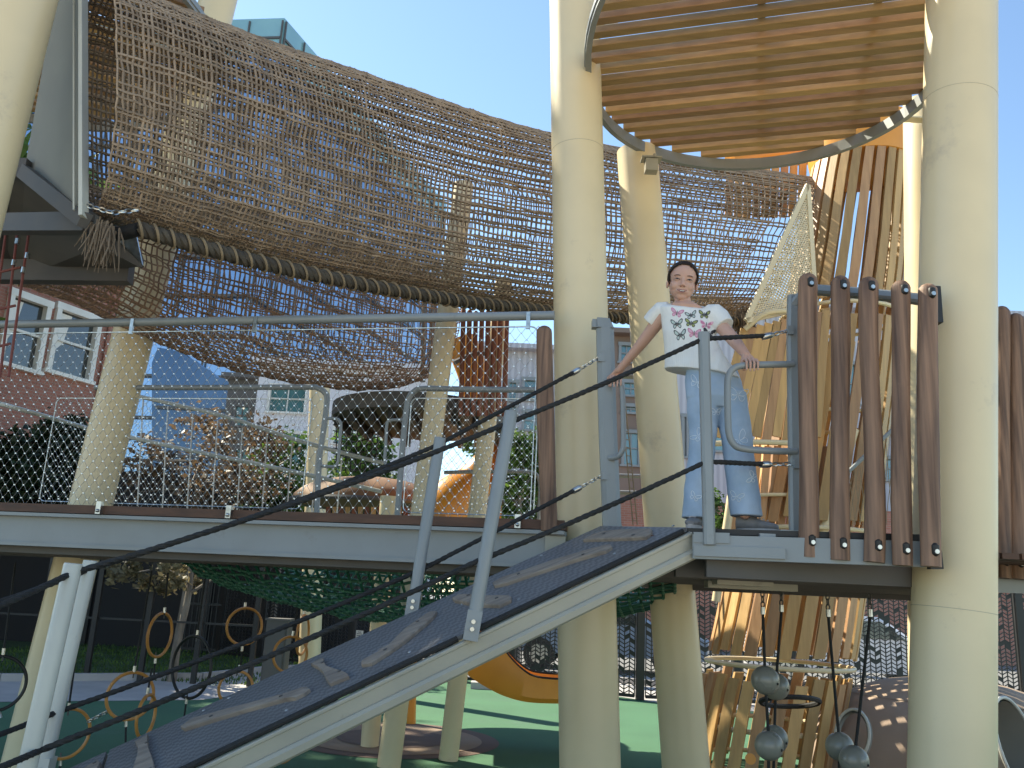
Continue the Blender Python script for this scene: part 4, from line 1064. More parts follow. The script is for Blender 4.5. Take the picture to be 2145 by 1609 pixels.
# frayed fibre bundles at both ends
def fray(name, label, c, L, n, r, seed, m='frnd'):
    rnd = random.Random(seed); t = thing(name, label, 'fibre bundle', c); b = B()
    for i in range(n):
        p = c + V3((rnd.gauss(0, r), rnd.gauss(0, r), rnd.gauss(0, r * .5))); q = p + V3((rnd.gauss(0, r * .7), rnd.gauss(0, r * .5), -L * rnd.uniform(.5, 1)))
        b.tube([p, p.lerp(q, .5) + V3((rnd.gauss(0, .01), 0, 0)), q], [.005, .005, .002], 4, cap=False)
    b.obj('fibres', M[m], t)
fray('frayed_rope_end', 'frayed pale rope end hanging under the left end of the upper net', A(215, 478, 4.7), .24, 150, .035, 3)
fray('frayed_rope_end', 'dark frayed rope end behind the girl\'s left shoulder', A(1555, 658, 8.3), .30, 170, .06, 4)
# shackle and chain at the left end
sh = thing('net_shackle', 'short chain and shackle fastening the upper net to the steel panel', 'chain', A(205, 440, 4.6))
b = B(); b.chain(A(182, 430, 4.6), A(236, 446, 4.62), .045, .005); b.chain(A(236, 446, 4.62), A(290, 440, 4.7), .045, .005); b.obj('links', M['galv'], sh)

T2 = [(0, 60, 380, 60, 590, 6.3), (.12, 170, 400, 170, 625, 6.6), (.28, 330, 420, 330, 705, 7.1), (.45, 480, 440, 480, 768, 7.6), (.6, 620, 470, 620, 800, 8.1), (.75, 740, 520, 740, 815, 8.6), (.88, 830, 560, 830, 812, 9.1), (1, 900, 590, 895, 790, 9.4)]
nettunnel('lower_net_tunnel', 'sagging red-brown net tunnel below and behind the large upper one', T2, (.049, .044), .0074, .0066, M['net2'], seed=5, bw=.6, nsup=2.2, jit=.0045)

# green hammock net below the footbridge
gn = thing('green_net', 'green rope hammock net hanging below the footbridge', 'net', BR(1.5, 1.9, -.5))
gnu, gnv = 46, 26; u_a, u_b = -.62, 3.1
def GP(i, j):
    s = i / gnu; v = j / gnv; sag = .50 * (4 * v * (1 - v)) ** .8 * (.30 + .70 * math.sin(math.pi * min(1, max(0, s * .92 + .02))) ** .7)
    p = BR(lerp(u_a, u_b, s), .9 + v * 2.2, -.16 - sag); return p + V3((0, 0, noise.noise(V3((i * .5, j * .5, 3))) * .03))
b = B()
for i in range(gnu + 1): b.tube([GP(i, j) for j in range(gnv + 1)], .0115, 5)
for j in range(gnv + 1): b.tube([GP(i, j) for i in range(gnu + 1)], .0115, 5)
b.obj('rope_mesh', M['gnet'], gn)
b = B()
for i in range(0, gnu + 1):
    for j in range(0, gnv + 1): b.ell(GP(i, j), .017, nu=6, nv=4)
b.obj('connectors', mat('green_connector', (.10, .26, .18), .35, scale=20), gn)
# dark climbing net further back
dn = thing('dark_climbing_net', 'small dark climbing net hanging below the distant deck', 'net', A(745, 900, 9.6))
b = B()
for k in range(9): x = 702 + k * 11; b.tube([A(x, 868, 9.6), A(x + 3, 900, 9.5), A(x - 2 - (k - 4), 990, 9.6)], .008, 4)
for k in range(9): y = 878 + k * 12; b.tube([A(698, y, 9.6), A(745, y + 12, 9.45), A(798, y, 9.6)], .008, 4)
b.obj('ropes', M['black'], dn)

# ================================================================ DISTANT DECK, PICKETS, ORANGE CHUTE
dd = thing('distant_deck', 'dark round deck with reddish pickets behind the footbridge', 'platform', A(900, 860, 9.8))
zt = A(870, 832, 8.6).z
b = B(); c = A(884, 830, 9.3); c.z = zt
b.tube([V3((c.x, c.y, zt - .16)), V3((c.x, c.y, zt))], .96, 40); b.obj('deck', M['dgrey'], dd, smooth=False)
b = B()
for k in range(9): b.box((c.x - .84 + k * .21, c.y, zt - .22), (.06, 1.7 * math.sqrt(max(.05, 1 - ((k - 4) / 4.4) ** 2)), .1))
b.obj('joist', M['black'], dd, smooth=False)
for k in range(8):
    x = 968 + k * 13; y = 8.30 + .01 * abs(k - 2)
    picket(dd, A(x + 3, 645 + (k % 3) * 3 + (18 if k == 7 else 0), y), A(x - 3, 872, y), .0245, m='redpicket', bolts=False, n=5)
b = B(); b.tube(smoothpath([A(950, 760, 9.6), A(1000, 740, 9.6), A(1060, 745, 9.6)], 3), .03, 6); b.obj('picket_rail', M['dgrey'], dd)
for x in (885, 902):
    b = B(); b.tube([A(x + 6, 560, 9.3), A(x, 800, 9.3)], .03, 8); b.obj('frame_tube', M['grey'], dd)
ch = thing('orange_chute', 'orange plastic chute curving down behind the pickets and slim posts', 'slide', A(990, 1060, 10.4))
b = B(); pth = smoothpath([A(965, 715, 10.2), A(990, 780, 10.2), A(1010, 850, 10.3), A(1024, 890, 10.3), A(1030, 930, 10.3), A(1020, 975, 10.3), A(990, 1015, 10.3), A(955, 1045, 10.2), A(915, 1090, 10.1)], 4)
b.tube(pth, [lerp(.20, .17, i / 16) if i < 16 else (.15 + .012 * (i - 16)) for i in range(len(pth))], 20); b.obj('tube', M['orange'], ch)
b = B(); b.tube([A(1015, 858, 10.3), A(1018, 866, 10.3)], .24, 20); b.tube([A(1032, 925, 10.3), A(1032, 931, 10.3)], .21, 20); b.obj('flange', M['orange'], ch)
b = B(); b.prism([A(1052, 868, 9.9), A(1068, 868, 9.9), A(1052, 1010, 9.9), A(1040, 1010, 9.9)], (0, .3, 0)); b.obj('side_wall', M['orange'], ch, smooth=False)
lc = thing('low_playhouse', 'low round playhouse with orange roof and timber pickets behind the bridge deck', 'playhouse', A(780, 1100, 11))
b = B(); c = A(775, 1058, 11.3)
rings = []
for k in range(7):
    a = R(90 * k / 6); rings.append([V3((c.x + 1.02 * max(math.cos(a), .02) * math.cos(q), c.y + .9 * max(math.cos(a), .02) * math.sin(q), c.z + .36 * math.sin(a))) for q in [2 * math.pi * i / 28 for i in range(28)]])
b.loft(rings); b.obj('roof', mat('faded_orange_roof', (.22, .105, .04), .7, scale=3), lc)
b = B(); b.tube([V3((c.x + 1.03 * math.cos(q), c.y + .91 * math.sin(q), c.z)) for q in [2 * math.pi * i / 28 for i in range(28)]], .03, 6, closed=True); b.obj('eave', M['dgrey'], lc)
for k in range(14):
    x = 686 + k * 13.5; yy = 10.6 + abs(k - 7) * .03
    pb = A(x, 1130, yy); b = B(); b.bar(pb, A(x + 2, 1062, yy), .055, .03, up=(0, -1, 0)); b.obj('picket', M['tslatA'] if k % 2 else M['redpicket'], lc, smooth=False)
for k in range(8):
    x = 925 + k * 17; b = B(); b.bar(A(x, 1130, 10.8), A(x + 2, 1052, 10.8), .06, .03, up=(0, -1, 0)); b.obj('picket', M['orange'] if k % 2 else M['redpicket'], lc, smooth=False)
b = B(); b.tube([A(912, 1050, 10.7), A(1055, 1052, 10.7)], .035, 8); b.obj('rail', M['dgrey'], lc)
# second rope bridge beyond
sb = thing('far_rope_bridge', 'sloping tube rails of another bridge seen beyond the footbridge', 'bridge rail', A(600, 920, 9))
for pts in (((280, 828), (470, 872), (600, 915), (711, 947), (803, 970)), ((268, 915), (400, 944), (600, 985), (800, 1030)), ((-40, 835), (60, 862), (183, 897))):
    b = B(); b.tube(smoothpath([A(x, y, 9.0 if x > 100 else 8) for x, y in pts], 4), .022, 8); b.obj('rail', M['lgrey'], sb)
for k in range(9):
    x = 300 + k * 52; b = B(); b.tube([A(x, 836 + k * 15, 9.0), A(x - 12, 1060 + k * 4, 9.0)], .008, 5); b.obj('hanger', M['wire'], sb)
sc2 = thing('far_guard_rail', 'grey bent tube rail low behind the footbridge picket', 'railing', A(1040, 1080, 9.6))
b = B(); b.tube(smoothpath([A(930, 990, 9.6), A(1000, 988, 9.6), A(1080, 988, 9.6), A(1115, 990, 9.6), A(1128, 1002, 9.6), A(1131, 1030, 9.6), A(1128, 1100, 9.6)], 4), .022, 8); b.obj('tube', M['grey'], sc2)
fr = thing('far_guard_rail', 'grey double tube rail seen between the two cream posts', 'railing', A(1310, 1050, 9.6))
for y in (995, 1030): 
    b = B(); b.tube([A(1240, y, 9.4), A(1400, y + 4, 9.4)], .022, 8); b.obj('tube', M['grey'], fr)
b = B(); b.tube([A(1240, 785, 9.4), A(1330, 788, 9.4)], .03, 8); b.obj('upper_tube', M['grey'], fr)
cl = thing('hanging_rope_ladder', 'thin knotted rope ladder between the two cream posts', 'rope ladder', A(1325, 1095, 7.6))
b = B()
for dx in (0, 9): b.tube([A(1299 + dx, 830, 7.6), A(1312 + dx, 950, 7.6), A(1326 + dx, 1100, 7.6)], .0055, 5)
for k in range(16): y = 835 + k * 17; x = 1300 + (y - 830) * .1; b.tube([A(x, y, 7.6), A(x + 9, y + 2, 7.6)], .005, 4)
b.obj('ropes', M['lash'], cl)

# ================================================================ SLATTED TOWER
tw = thing('slatted_tower', 'tall slatted climbing tower of honey and brown boards behind the platform', 'tower', (2.4, 8.6, 0))
YT = 8.7
axp = [(1806, 343), (1793, 430), (1778, 560), (1760, 660), (1740, 800), (1715, 940), (1690, 1090), (1665, 1210), (1640, 1350), (1612, 1480), (1590, 1609)]
hwp = [98, 104, 110, 116, 124, 130, 136, 140, 145, 148, 150]
cen = [A(x, y, YT) for (x, y) in axp]; rad = [h * (c_ - CAM).dot(fw) / F for h, c_ in zip(hwp, cen)]
def tpoint(s, th, dr=0, twist=.06):
    k = s * (len(cen) - 1); i = min(int(k), len(cen) - 2); f = k - i
    c_ = cen[i].lerp(cen[i + 1], f); r_ = lerp(rad[i], rad[i + 1], f) + dr
    a = th + twist * s; return c_ + V3((math.cos(a) * r_, math.sin(a) * r_, 0))
b = B(); rnd = random.Random(3); nsl = 28
secs = [(0.0, .30), (.315, .615), (.63, .82), (.845, 1.0)]
for si, (sa, sb_) in enumerate(secs):
    for k in range(nsl):
        th = 2 * math.pi * k / nsl + si * .07
        if si == 1 and 3.9 < th % 6.283 < 4.5 and False: continue
        mi = 1 if (k * 7 + si * 3) % 5 in (0, 2) else 0
        a0 = sa + (rnd.uniform(0, .012)); a1 = sb_ - rnd.uniform(0, .012)
        w2 = .355 * 2 * math.pi / nsl; n = 5; rings = []
        for q in range(n + 1):
            s = lerp(a0, a1, q / n)
            rings.append([tpoint(s, th - w2, .018), tpoint(s, th + w2, .018), tpoint(s, th + w2, -.012), tpoint(s, th - w2, -.012)])
        b.loft(rings, mi)
b.obj('slats', [M['tslatA'], M['tslatB']], tw, smooth=False)
for s in (0.0, .307, .46, .622, .72, .832, .93, .99):
    b = B(); b.tube([tpoint(s, q, -.035 if s not in (.307, .622, .832) else .01) for q in [2 * math.pi * i / 36 for i in range(36)]], .022, 8, closed=True); b.obj('hoop', M['cream'], tw)
b = B(); c0t = cen[0]; r0t = rad[0]
rings = []
for (dr, dz) in ((-.05, -.10), (.03, -.08), (.05, .05), (.05, .40), (-.06, .46), (-.30, .50)): rings.append([c0t + V3(((r0t + dr) * math.cos(q), (r0t + dr) * math.sin(q), dz)) for q in [2 * math.pi * i / 32 for i in range(32)]])
b.loft(rings); b.obj('top_collar', M['orange'], tw)
# cream leg behind girl's legs and tower legs
for (a_, c_, r_) in (((1545, 950), (1500, 1260), .04), ((1790, 900), (1722, 1120), .045)):
    b = B(); b.tube([A(*a_, 8.1), A(*c_, 8.1)], r_, 12); b.obj('brace', M['cream'], tw)
# orange top chute left of tower, seen above the net end
oc = thing('orange_entrance', 'orange slide entrance with upright slats above the right end of the net', 'slide', A(1630, 340, 9.3))
b = B(); b.tube(smoothpath([A(1530, 345, 9.3), A(1600, 330, 9.4), A(1700, 322, 9.5)], 5), .13, 16); b.obj('rim', M['orange'], oc)
for k in range(9):
    x = 1530 + k * 19; b = B(); b.bar(A(x, 335, 9.25), A(x - 4, 455, 9.25), .085, .03, up=(0, -1, 0)); b.obj('slat', M['tslatA'] if k % 3 else M['tslatB'], oc, smooth=False)
# perforated triangular panel
pp_ = thing('perforated_panel', 'triangular cream panel of perforated metal where the net meets the tower', 'panel', A(1640, 640, 8.0))
Ta, Tb, Tc = A(1692, 388, 8.15), A(1563, 672, 7.9), A(1708, 640, 8.15)
pn = (Tb - Ta).cross(Tc - Ta).normalized(); e1_ = (Tb - Ta).normalized(); e2_ = pn.cross(e1_)
def inside(p):
    def sg(a, c): return (c - a).cross(p - a).dot(pn)
    return sg(Ta, Tb) >= 0 and sg(Tb, Tc) >= 0 and sg(Tc, Ta) >= 0
b = B(); stp = .03
def clip(o, d):
    ts = []
    for p, q in ((Ta, Tb), (Tb, Tc), (Tc, Ta)):
        e = q - p; den = d.cross(e).dot(pn)
        if abs(den) < 1e-9: continue
        t = (p - o).cross(e).dot(pn) / den; u_ = (p - o).cross(d).dot(pn) / den
        if -1e-6 <= u_ <= 1 + 1e-6: ts.append(t)
    return (min(ts), max(ts)) if len(ts) >= 2 else None
for (dx, dy) in ((e1_, e2_), (e2_, e1_)):
    for k in range(-70, 70):
        o = Ta + dy * (k * stp); r = clip(o, dx)
        if r and r[1] - r[0] > .01: b.bar(o + dx * r[0], o + dx * r[1], .016, .004, up=tuple(pn))
b.obj('perforated_sheet', M['cream'], pp_, smooth=False)
b = B()
for p, q in ((Ta, Tb), (Tb, Tc), (Tc, Ta)): b.bar(p, q, .05, .03, up=tuple(pn))
b.obj('border', M['cream'], pp_, smooth=False)
fan = thing('timber_fan', 'fan of leaning honey boards under the perforated panel behind the girl', 'slatted screen', A(1560, 900, 8.2))
b = B()
for k in range(11):
    x = 1500 + k * 21; xt = 1560 + k * 17; mi = 1 if k % 4 == 1 else 0
    b.bar(A(x, 915 + (k % 2) * 8, 8.0), A(xt, 690 - k * 4, 8.0), .082, .028, up=(0, -1, 0), mi=mi)
b.obj('slats', [M['tslatA'], M['tslatB']], fan, smooth=False)
b = B()
for k in range(10):
    x = 1540 + k * 20; b.bar(A(x - 6, 1110, 8.3), A(x + 8, 935, 8.3), .07, .025, up=(0, -1, 0), mi=1)
b.obj('lower_slats', [M['tslatA'], M['tslatB']], fan, smooth=False)
for (pp3, r3) in (([A(1490, 930, 7.95), A(1580, 926, 7.9), A(1700, 930, 8.0)], .026), ([A(1530, 1040, 8.2), A(1620, 1036, 8.2), A(1700, 1038, 8.2)], .018), ([A(1560, 690, 7.95), A(1610, 655, 7.9), A(1700, 652, 8.0)], .026)):
    b = B(); b.tube(smoothpath(pp3, 4), r3, 8); b.obj('hoop', M['cream'], fan)
# triangular wire net right of the tower
wn = thing('side_wire_net', 'fine wire net in a sloping grey frame seen between the pickets', 'net', A(1850, 1095, 8.0))
b = B(); b.tube([A(1770, 995, 7.9), A(1880, 890, 7.9), A(1990, 790, 7.9)], .02, 8); b.obj('frame', M['grey'], wn)
b = B()
for k in range(22):
    x = 1778 + k * 11; yt = 995 - (x - 1770) * .93
    b.tube([A(x, yt, 7.9), A(x + 14, 1100, 7.9)], .0035, 3); b.tube([A(x, yt, 7.9), A(x - 22, 1100, 7.9)], .0035, 3)
b.obj('wires', M['lash'], wn)

# ================================================================ UNDER THE PLATFORM: balls, boards
for k, (xt, yt, balls, Yb, lab) in enumerate([
    (1598, 1285, [(1603, 1425, 21), (1611, 1562, 29)], 5.05, 'leftmost rope with two grey balls hanging below the platform'),
    (1637, 1280, [(1625, 1438, 27), (1622, 1548, 22)], 5.3, 'second rope with two grey balls hanging below the platform'),
    (1735, 1290, [(1759, 1564, 26)], 5.15, 'third rope with one grey ball low at its end'),
    (1823, 1290, [(1789, 1593, 29)], 4.95, 'rightmost rope with one grey ball low at its end')]):
    t = thing('ball_rope', lab, 'ball rope', A(xt, yt, Yb), 'ball ropes hanging below the platform')
    pts = [A(xt, yt - 40, Yb)] + [A(xt, yt, Yb)] + [A(x, y, Yb) for x, y, r in balls] + [A(balls[-1][0] - 3, 1680, Yb)]
    b = B(); b.tube(pts[1:], .0085, 7); b.obj('rope', M['rope'], t)
    for (x, y, r) in balls:
        b = B(); b.ell(A(x, y, Yb), .078, nu=28, nv=18); bo = b.obj('ball', M['ball'], t)
        h = B(); p = A(x, y, Yb) + V3((.05, -.057, -.012)); h.ell(p, (.008, .008, .008), nu=8, nv=6); h.obj('hole', M['black'], bo)
    p = pts[1]; b = B(); b.tube([p - UZ * .005, p + UZ * .035], .013, 12); b.obj('ferrule', M['galv'], t)
    b = B(); b.chain(p + UZ * .035, p + UZ * .12, .035, .004); b.obj('chain', M['dgrey'], t)
# dark rope ring between tower boards
rb = thing('rope_ring', 'dark rope net ring inside the tower behind the balls', 'net', A(1650, 1470, 7.2))
b = B(); b.tube([A(1655 + 62 * math.cos(q), 1470 + 10 * math.sin(q), 7.2 + .3 * math.sin(q)) for q in [2 * math.pi * i / 24 for i in range(24)]], .02, 6, closed=True)
b.obj('ring', M['rope'], rb)
# mound and steel tunnel mouths at lower right
md = thing('rubber_mound', 'brown rubber mound with tan patch behind the thickest post', 'mound', A(1960, 1560, 8.6))
b = B(); c = A(1990, 1600, 8.6); c.z = 0; rings = []
for k in range(11):
    a = R(90 * k / 10); rings.append([V3((c.x + 1.35 * max(math.cos(a) ** .8, .01) * math.cos(q), c.y + 1.2 * max(math.cos(a) ** .8, .01) * math.sin(q), .92 * math.sin(a))) for q in [2 * math.pi * i / 48 for i in range(48)]])
b.loft(rings)
mdm = mat('mound_rubber', (.34, .25, .19), .9, col2=(.30, .22, .165), scale=3, bump=.3, bscale=260); b.obj('hill', mdm, md)
b = B(); rings = []
for k in range(6, 11):
    a = R(90 * k / 10); rings.append([V3((c.x + .02 + 1.36 * max(math.cos(a) ** .8, .01) * math.cos(q), c.y + 1.21 * max(math.cos(a) ** .8, .01) * math.sin(q), .925 * math.sin(a) + .006)) for q in [2 * math.pi * i / 48 for i in range(48)]])
b.loft(rings); b.obj('tan_patch', M['trub'], md)
for (x, y, Y_, r_, rz, lab) in ((1785, 1540, 7.8, .17, 60, 'thin steel ring of a tunnel mouth left of the brown mound'), (2132, 1562, 7.0, .28, -35, 'tunnel mouth with pale rim right of the thickest post')):
    t = thing('play_tunnel', lab, 'tunnel', A(x, y + 60, Y_)); c = A(x, y, Y_); d = V3((math.sin(R(rz)), math.cos(R(rz)), -.25)).normalized()
    a_ = d.cross(UZ).normalized(); c_ = d.cross(a_)
    b = B(); L = .04 if x < 2000 else .5
    ringp = lambda o, r: [c + d * o + a_ * (math.cos(q) * r) + c_ * (math.sin(q) * r * 1.25) for q in [2 * math.pi * i / 32 for i in range(32)]]
    b.loft([ringp(0, r_), ringp(L, r_), ringp(L, r_ - .02), ringp(0.0, r_ - .02)], cap=False); b.obj('tube', M['panelgrey'], t)
    b = B(); b.tube(ringp(0, r_), .014, 8, closed=True); b.obj('rim', M['lgrey'], t)
# small bench-like rock/boulder: orange grip on a ball rope
og = thing('orange_grip', 'small orange climbing grip at the bottom left of the balls', 'grip', A(1572, 1590, 6.9))
b = B(); b.tube([A(1572, 1590, 6.9), A(1572, 1590, 6.82)], .04, 12); b.obj('knob', M['orange'], og)

# ================================================================ ORANGE SLIDE (wave exit) BELOW THE BRIDGE
so_ = thing('orange_slide', 'orange plastic slide with dark edge ending beside the main cream post', 'slide', A(1100, 1475, 9.2))
Ys = 9.0; top_ = [(930, 1290), (1000, 1325), (1040, 1345), (1068, 1378), (1092, 1402), (1118, 1418), (1160, 1424), (1220, 1426), (1290, 1427)]
bot_ = [(860, 1330), (940, 1375), (985, 1418), (1030, 1446), (1064, 1461), (1105, 1471), (1160, 1474), (1220, 1473), (1290, 1470)]
b = B(); tt_ = [A(x, y, Ys) for x, y in top_]; bb_ = [A(x, y, Ys) for x, y in bot_]; wv_ = V3((0, .62, 0)); rings = []
for p, q in zip(smoothpath(tt_, 4), smoothpath(bb_, 4)):
    m_ = q + (p - q) * .28; i_ = V3((0, .05, 0))
    rings.append([p, q + (p - q) * .2 + i_ * -.6, q, q + wv_, p + wv_, p + wv_ - i_, m_ + wv_ - i_ * 2, m_ + i_ * 2, p + i_])
b.loft(rings); b.obj('chute', M['orange'], so_, smooth=True)
for o in (V3((0, .02, 0)), wv_ - V3((0, .02, 0))):
    b = B(); b.tube([p + o + UZ * .006 for p in smoothpath(tt_, 4)], .014, 6); b.obj('edge_trim', M['rope'], so_)
b = B(); p = gp(1012, 1442); b.box((p.x, p.y, .05), (.4, .3, .1)); b.obj('footing', M['conc'], so_, smooth=False)

# ================================================================ HANGING HOOPS
def hoop(label, x, y, rx, ry, Y, ropes, m='hoop', yaw=0, thick=.0125, chain_to=None):
    "ring of real size, turned about the vertical so that it reads narrower"
    c = A(x, y, Y); k = (c - CAM).dot(fw) / F; r = ry * k; yw = math.acos(min(1, rx / ry)) * (1 if yaw >= 0 else -1)
    t = thing('hanging_hoop', label, 'hoop', c, 'plastic hoops hanging on ropes below the footbridge')
    yw -= math.atan2(ray(x, y).x, ray(x, y).y); d = V3((math.cos(yw), math.sin(yw), 0))
    b = B(); b.tube([c + d * (r * math.cos(q)) + UZ * (r * math.sin(q)) for q in [2 * math.pi * i / 44 for i in range(44)]], thick, 8, closed=True); b.obj('ring', M[m], t)
    for (xa, ya, xb, yb) in ropes:
        p, q = A(xa, ya, Y), A(xb, yb, Y); b = B(); b.tube([p, q], .008, 6); b.obj('rope', M['rope'], t)
        dd_ = (q - p).normalized(); b = B(); b.tube([q - dd_ * .06, q - dd_ * .015], .0125, 10)
        b.obj('ferrule', M['galv'], t)
        b = B(); b.tube([q - dd_ * .02, q + dd_ * .03], .006, 6); b.obj('eye', M['dgrey'], t)
    if chain_to: b = B(); b.chain(A(chain_to[0], chain_to[1], Y), A(chain_to[2], chain_to[3], Y), .04, .005); b.obj('chain', M['galv'], t)
hoop('narrow orange hoop hanging highest below the green net', 335, 1330, 23, 44, 7.6, [(352, 1200, 344, 1288), (322, 1420, 326, 1374)])
hoop('large black hoop right of the highest orange hoop', 401, 1397, 38, 62, 7.4, [(432, 1195, 412, 1336), (386, 1500, 392, 1458)], m='black', yaw=-1)
hoop('orange hoop seen before the chevron fence', 512, 1312, 35, 37, 8.4, [(520, 1195, 513, 1276), (504, 1395, 508, 1350)])
hoop('orange hoop crossed by the rear lower rope', 273, 1458, 45, 47, 7.0, [(318, 1195, 280, 1412), (263, 1555, 264, 1505)], chain_to=(184, 1512, 229, 1488))
hoop('orange hoop between the two ramp post pairs at the bottom left', 139, 1537, 44, 49, 6.9, [(165, 1330, 143, 1490), (125, 1620, 127, 1586)])
hoop('orange hoop edge-on beside the bottom carved foothold', 306, 1500, 17, 42, 6.8, [(318, 1400, 308, 1458)])
hoop('orange hoop low behind the upper ramp edge', 494, 1442, 36, 34, 7.8, [(506, 1385, 498, 1408)], chain_to=(434, 1432, 460, 1434))
hoop('orange hoop beside the distant cream post', 608, 1371, 34, 36, 8.2, [(630, 1240, 612, 1336)])
hoop('orange hoop whose lower half shows under the ramp channel', 590, 1562, 31, 33, 7.0, [(600, 1500, 593, 1530)])
hoop('thin orange hoop behind the distant cream post', 634, 1330, 12, 40, 8.9, [(640, 1240, 636, 1290)])
hoop('black hoop cut by the left edge below the footbridge', -8, 1432, 58, 55, 6.6, [(32, 1180, 6, 1376), (0, 1500, -4, 1487)], m='black')
# ================================================================ THE GIRL
M['skin'] = mat('skin', (.56, .345, .265), .6, col2=(.52, .305, .23), scale=9, bump=.05, bscale=200)
M['skin'].node_tree.nodes['Principled BSDF'].inputs['Subsurface Weight'].default_value = .08
M['hair'] = mat('dark_brown_hair', (.030, .018, .012), .6, spec=.25, col2=(.014, .008, .006), scale=1, stretch=(60, 20, 60), bump=.6, bscale=2.2)
M['shirt'] = mat('white_ribbed_shirt', (.78, .77, .73), .85, col2=(.72, .71, .68), scale=6)
def rib(m, sc_, s_, dist=.004):
    t = m.node_tree; p = t.nodes['Principled BSDF']; tc = node(t, 'TexCoord'); wv = node(t, 'TexWave'); wv.bands_direction = 'X'; wv.inputs['Scale'].default_value = sc_
    wv.inputs['Distortion'].default_value = 1.5; wv.inputs['Detail Scale'].default_value = .6
    nz = node(t, 'TexNoise'); nz.inputs['Scale'].default_value = 9; mx = node(t, 'Math'); mx.operation = 'MULTIPLY_ADD'; mx.inputs[1].default_value = .35
    t.links.new(tc.outputs['Object'], wv.inputs[0]); t.links.new(tc.outputs['Object'], nz.inputs[0])
    t.links.new(wv.outputs['Fac'], mx.inputs[0]); t.links.new(nz.outputs['Fac'], mx.inputs[2])
    bp = node(t, 'Bump'); bp.inputs['Strength'].default_value = s_; bp.inputs['Distance'].default_value = dist
    t.links.new(mx.outputs[0], bp.inputs['Height']); t.links.new(bp.outputs[0], p.inputs['Normal'])
rib(M['shirt'], 34, .5)
M['denim'] = mat('light_blue_denim', (.40, .50, .62), .85, col2=(.27, .37, .49), scale=7, contrast=(.3, .68), bump=.35, bscale=14)
M['denimline'] = mat('pale_denim_print', (.74, .80, .85), .85, scale=10)
M['shoe'] = mat('grey_lilac_shoe', (.23, .225, .225), .7, col2=(.17, .165, .165), scale=20)
M['sole'] = mat('pale_shoe_sole', (.48, .45, .44), .7, scale=20)
flat = lambda n, c, r=.6: mat(n, c, r, scale=30)
M['eyew'] = flat('eye_white', (.16, .12, .10), .3); M['iris'] = flat('dark_iris', (.03, .02, .015), .2); M['lip'] = flat('lip', (.46, .19, .17)); M['mouth'] = flat('mouth_dark', (.08, .02, .02)); M['teeth'] = flat('teeth', (.62, .57, .5), .4)
M['brow'] = flat('eyebrow', (.07, .04, .028)); M['dk'] = flat('print_dark', (.035, .035, .04)); M['pk'] = flat('print_pink', (.60, .22, .33)); M['gn'] = flat('print_olive', (.33, .36, .12)); M['ltb'] = flat('print_pale', (.52, .60, .55))
M['blush'] = flat('print_mauve', (.45, .22, .3))
def remesh(b, vox, smooth=3, fac=.5):
    me = bpy.data.meshes.new('tmp'); me.from_pydata(b.v, [], b.f); me.update()
    bm = bmesh.new(); bm.from_mesh(me); bmesh.ops.recalc_face_normals(bm, faces=bm.faces); bm.to_mesh(me); bm.free()
    o = bpy.data.objects.new('tmp', me); COL.objects.link(o)
    m = o.modifiers.new('r', 'REMESH'); m.mode = 'VOXEL'; m.voxel_size = vox
    if smooth: s = o.modifiers.new('s', 'SMOOTH'); s.iterations = smooth; s.factor = fac
    dg = bpy.context.evaluated_depsgraph_get(); e = o.evaluated_get(dg).to_mesh()
    r = B(); r.add([v.co.copy() for v in e.vertices], [tuple(p.vertices) for p in e.polygons]); o.evaluated_get(dg).to_mesh_clear()
    bpy.data.objects.remove(o); bpy.data.meshes.remove(me); return r
def bvh(b): return BVHTree.FromPolygons([V3(v) for v in b.v], b.f)
girl = thing('person', 'girl in white butterfly t-shirt and light blue jeans standing with arms spread on the handrails', 'person', A(1505, 1100, 4.45))
J = dict(neck=A(1434, 652, 4.57), chest=A(1441, 692, 4.55), waist=A(1466, 752, 4.54), pelvis=A(1490, 800, 4.52),
         shR=A(1393, 655, 4.60), shL=A(1492, 664, 4.52), elR=A(1346, 717, 4.72), wrR=A(1298, 774, 4.845), elL=A(1536, 711, 4.43), wrL=A(1562, 743, 4.335),
         hipR=A(1466, 815, 4.52), hipL=A(1521, 815, 4.50), knR=A(1468, 945, 4.47), knL=A(1546, 945, 4.42), anR=A(1457, 1080, 4.47), anL=A(1563, 1076, 4.42))
HC = A(1430, 591, 4.55)
# head frame
f_ = (CAM - HC).normalized(); f_ = (f_ + UZ * .20 + V3((.05, 0, 0))).normalized()
u_ = (UZ - f_ * UZ.dot(f_)).normalized(); rr_ = u_.cross(f_) * 1.0
if rr_.x < 0: rr_ = -rr_
rl_ = R(6.5); u2 = u_ * math.cos(rl_) + rr_ * math.sin(rl_); r2 = rr_ * math.cos(rl_) - u_ * math.sin(rl_)
XH = Matrix((r2, u2, f_)).transposed()
def H(x, y, z): return HC + r2 * x + u2 * y + f_ * z
b = B()
def he(x, y, z, a, c, d, nu=20, nv=14): b.ell(H(x, y, z), (a, c, d), XH, nu, nv)
he(0, .030, -.012, .078, .083, .090); he(0, -.032, .008, .071, .070, .066); he(0, -.088, .040, .030, .022, .022); he(0, -.058, .028, .056, .044, .042)
for s in (-1, 1):
    he(s * .037, -.033, .043, .027, .028, .026); he(s * .0815, -.018, -.012, .0085, .025, .015); he(s * .034, .0, .058, .017, .012, .014); he(s * .0105, -.034, .078, .0085, .007, .009)
    he(s * .03, .024, .062, .022, .008, .012)
b.caps(H(0, .012, .070), H(0, -.029, .088), .0075, .0105, 10)
he(0, -.065, .066, .034, .014, .010); he(0, .045, .05, .045, .03, .025)
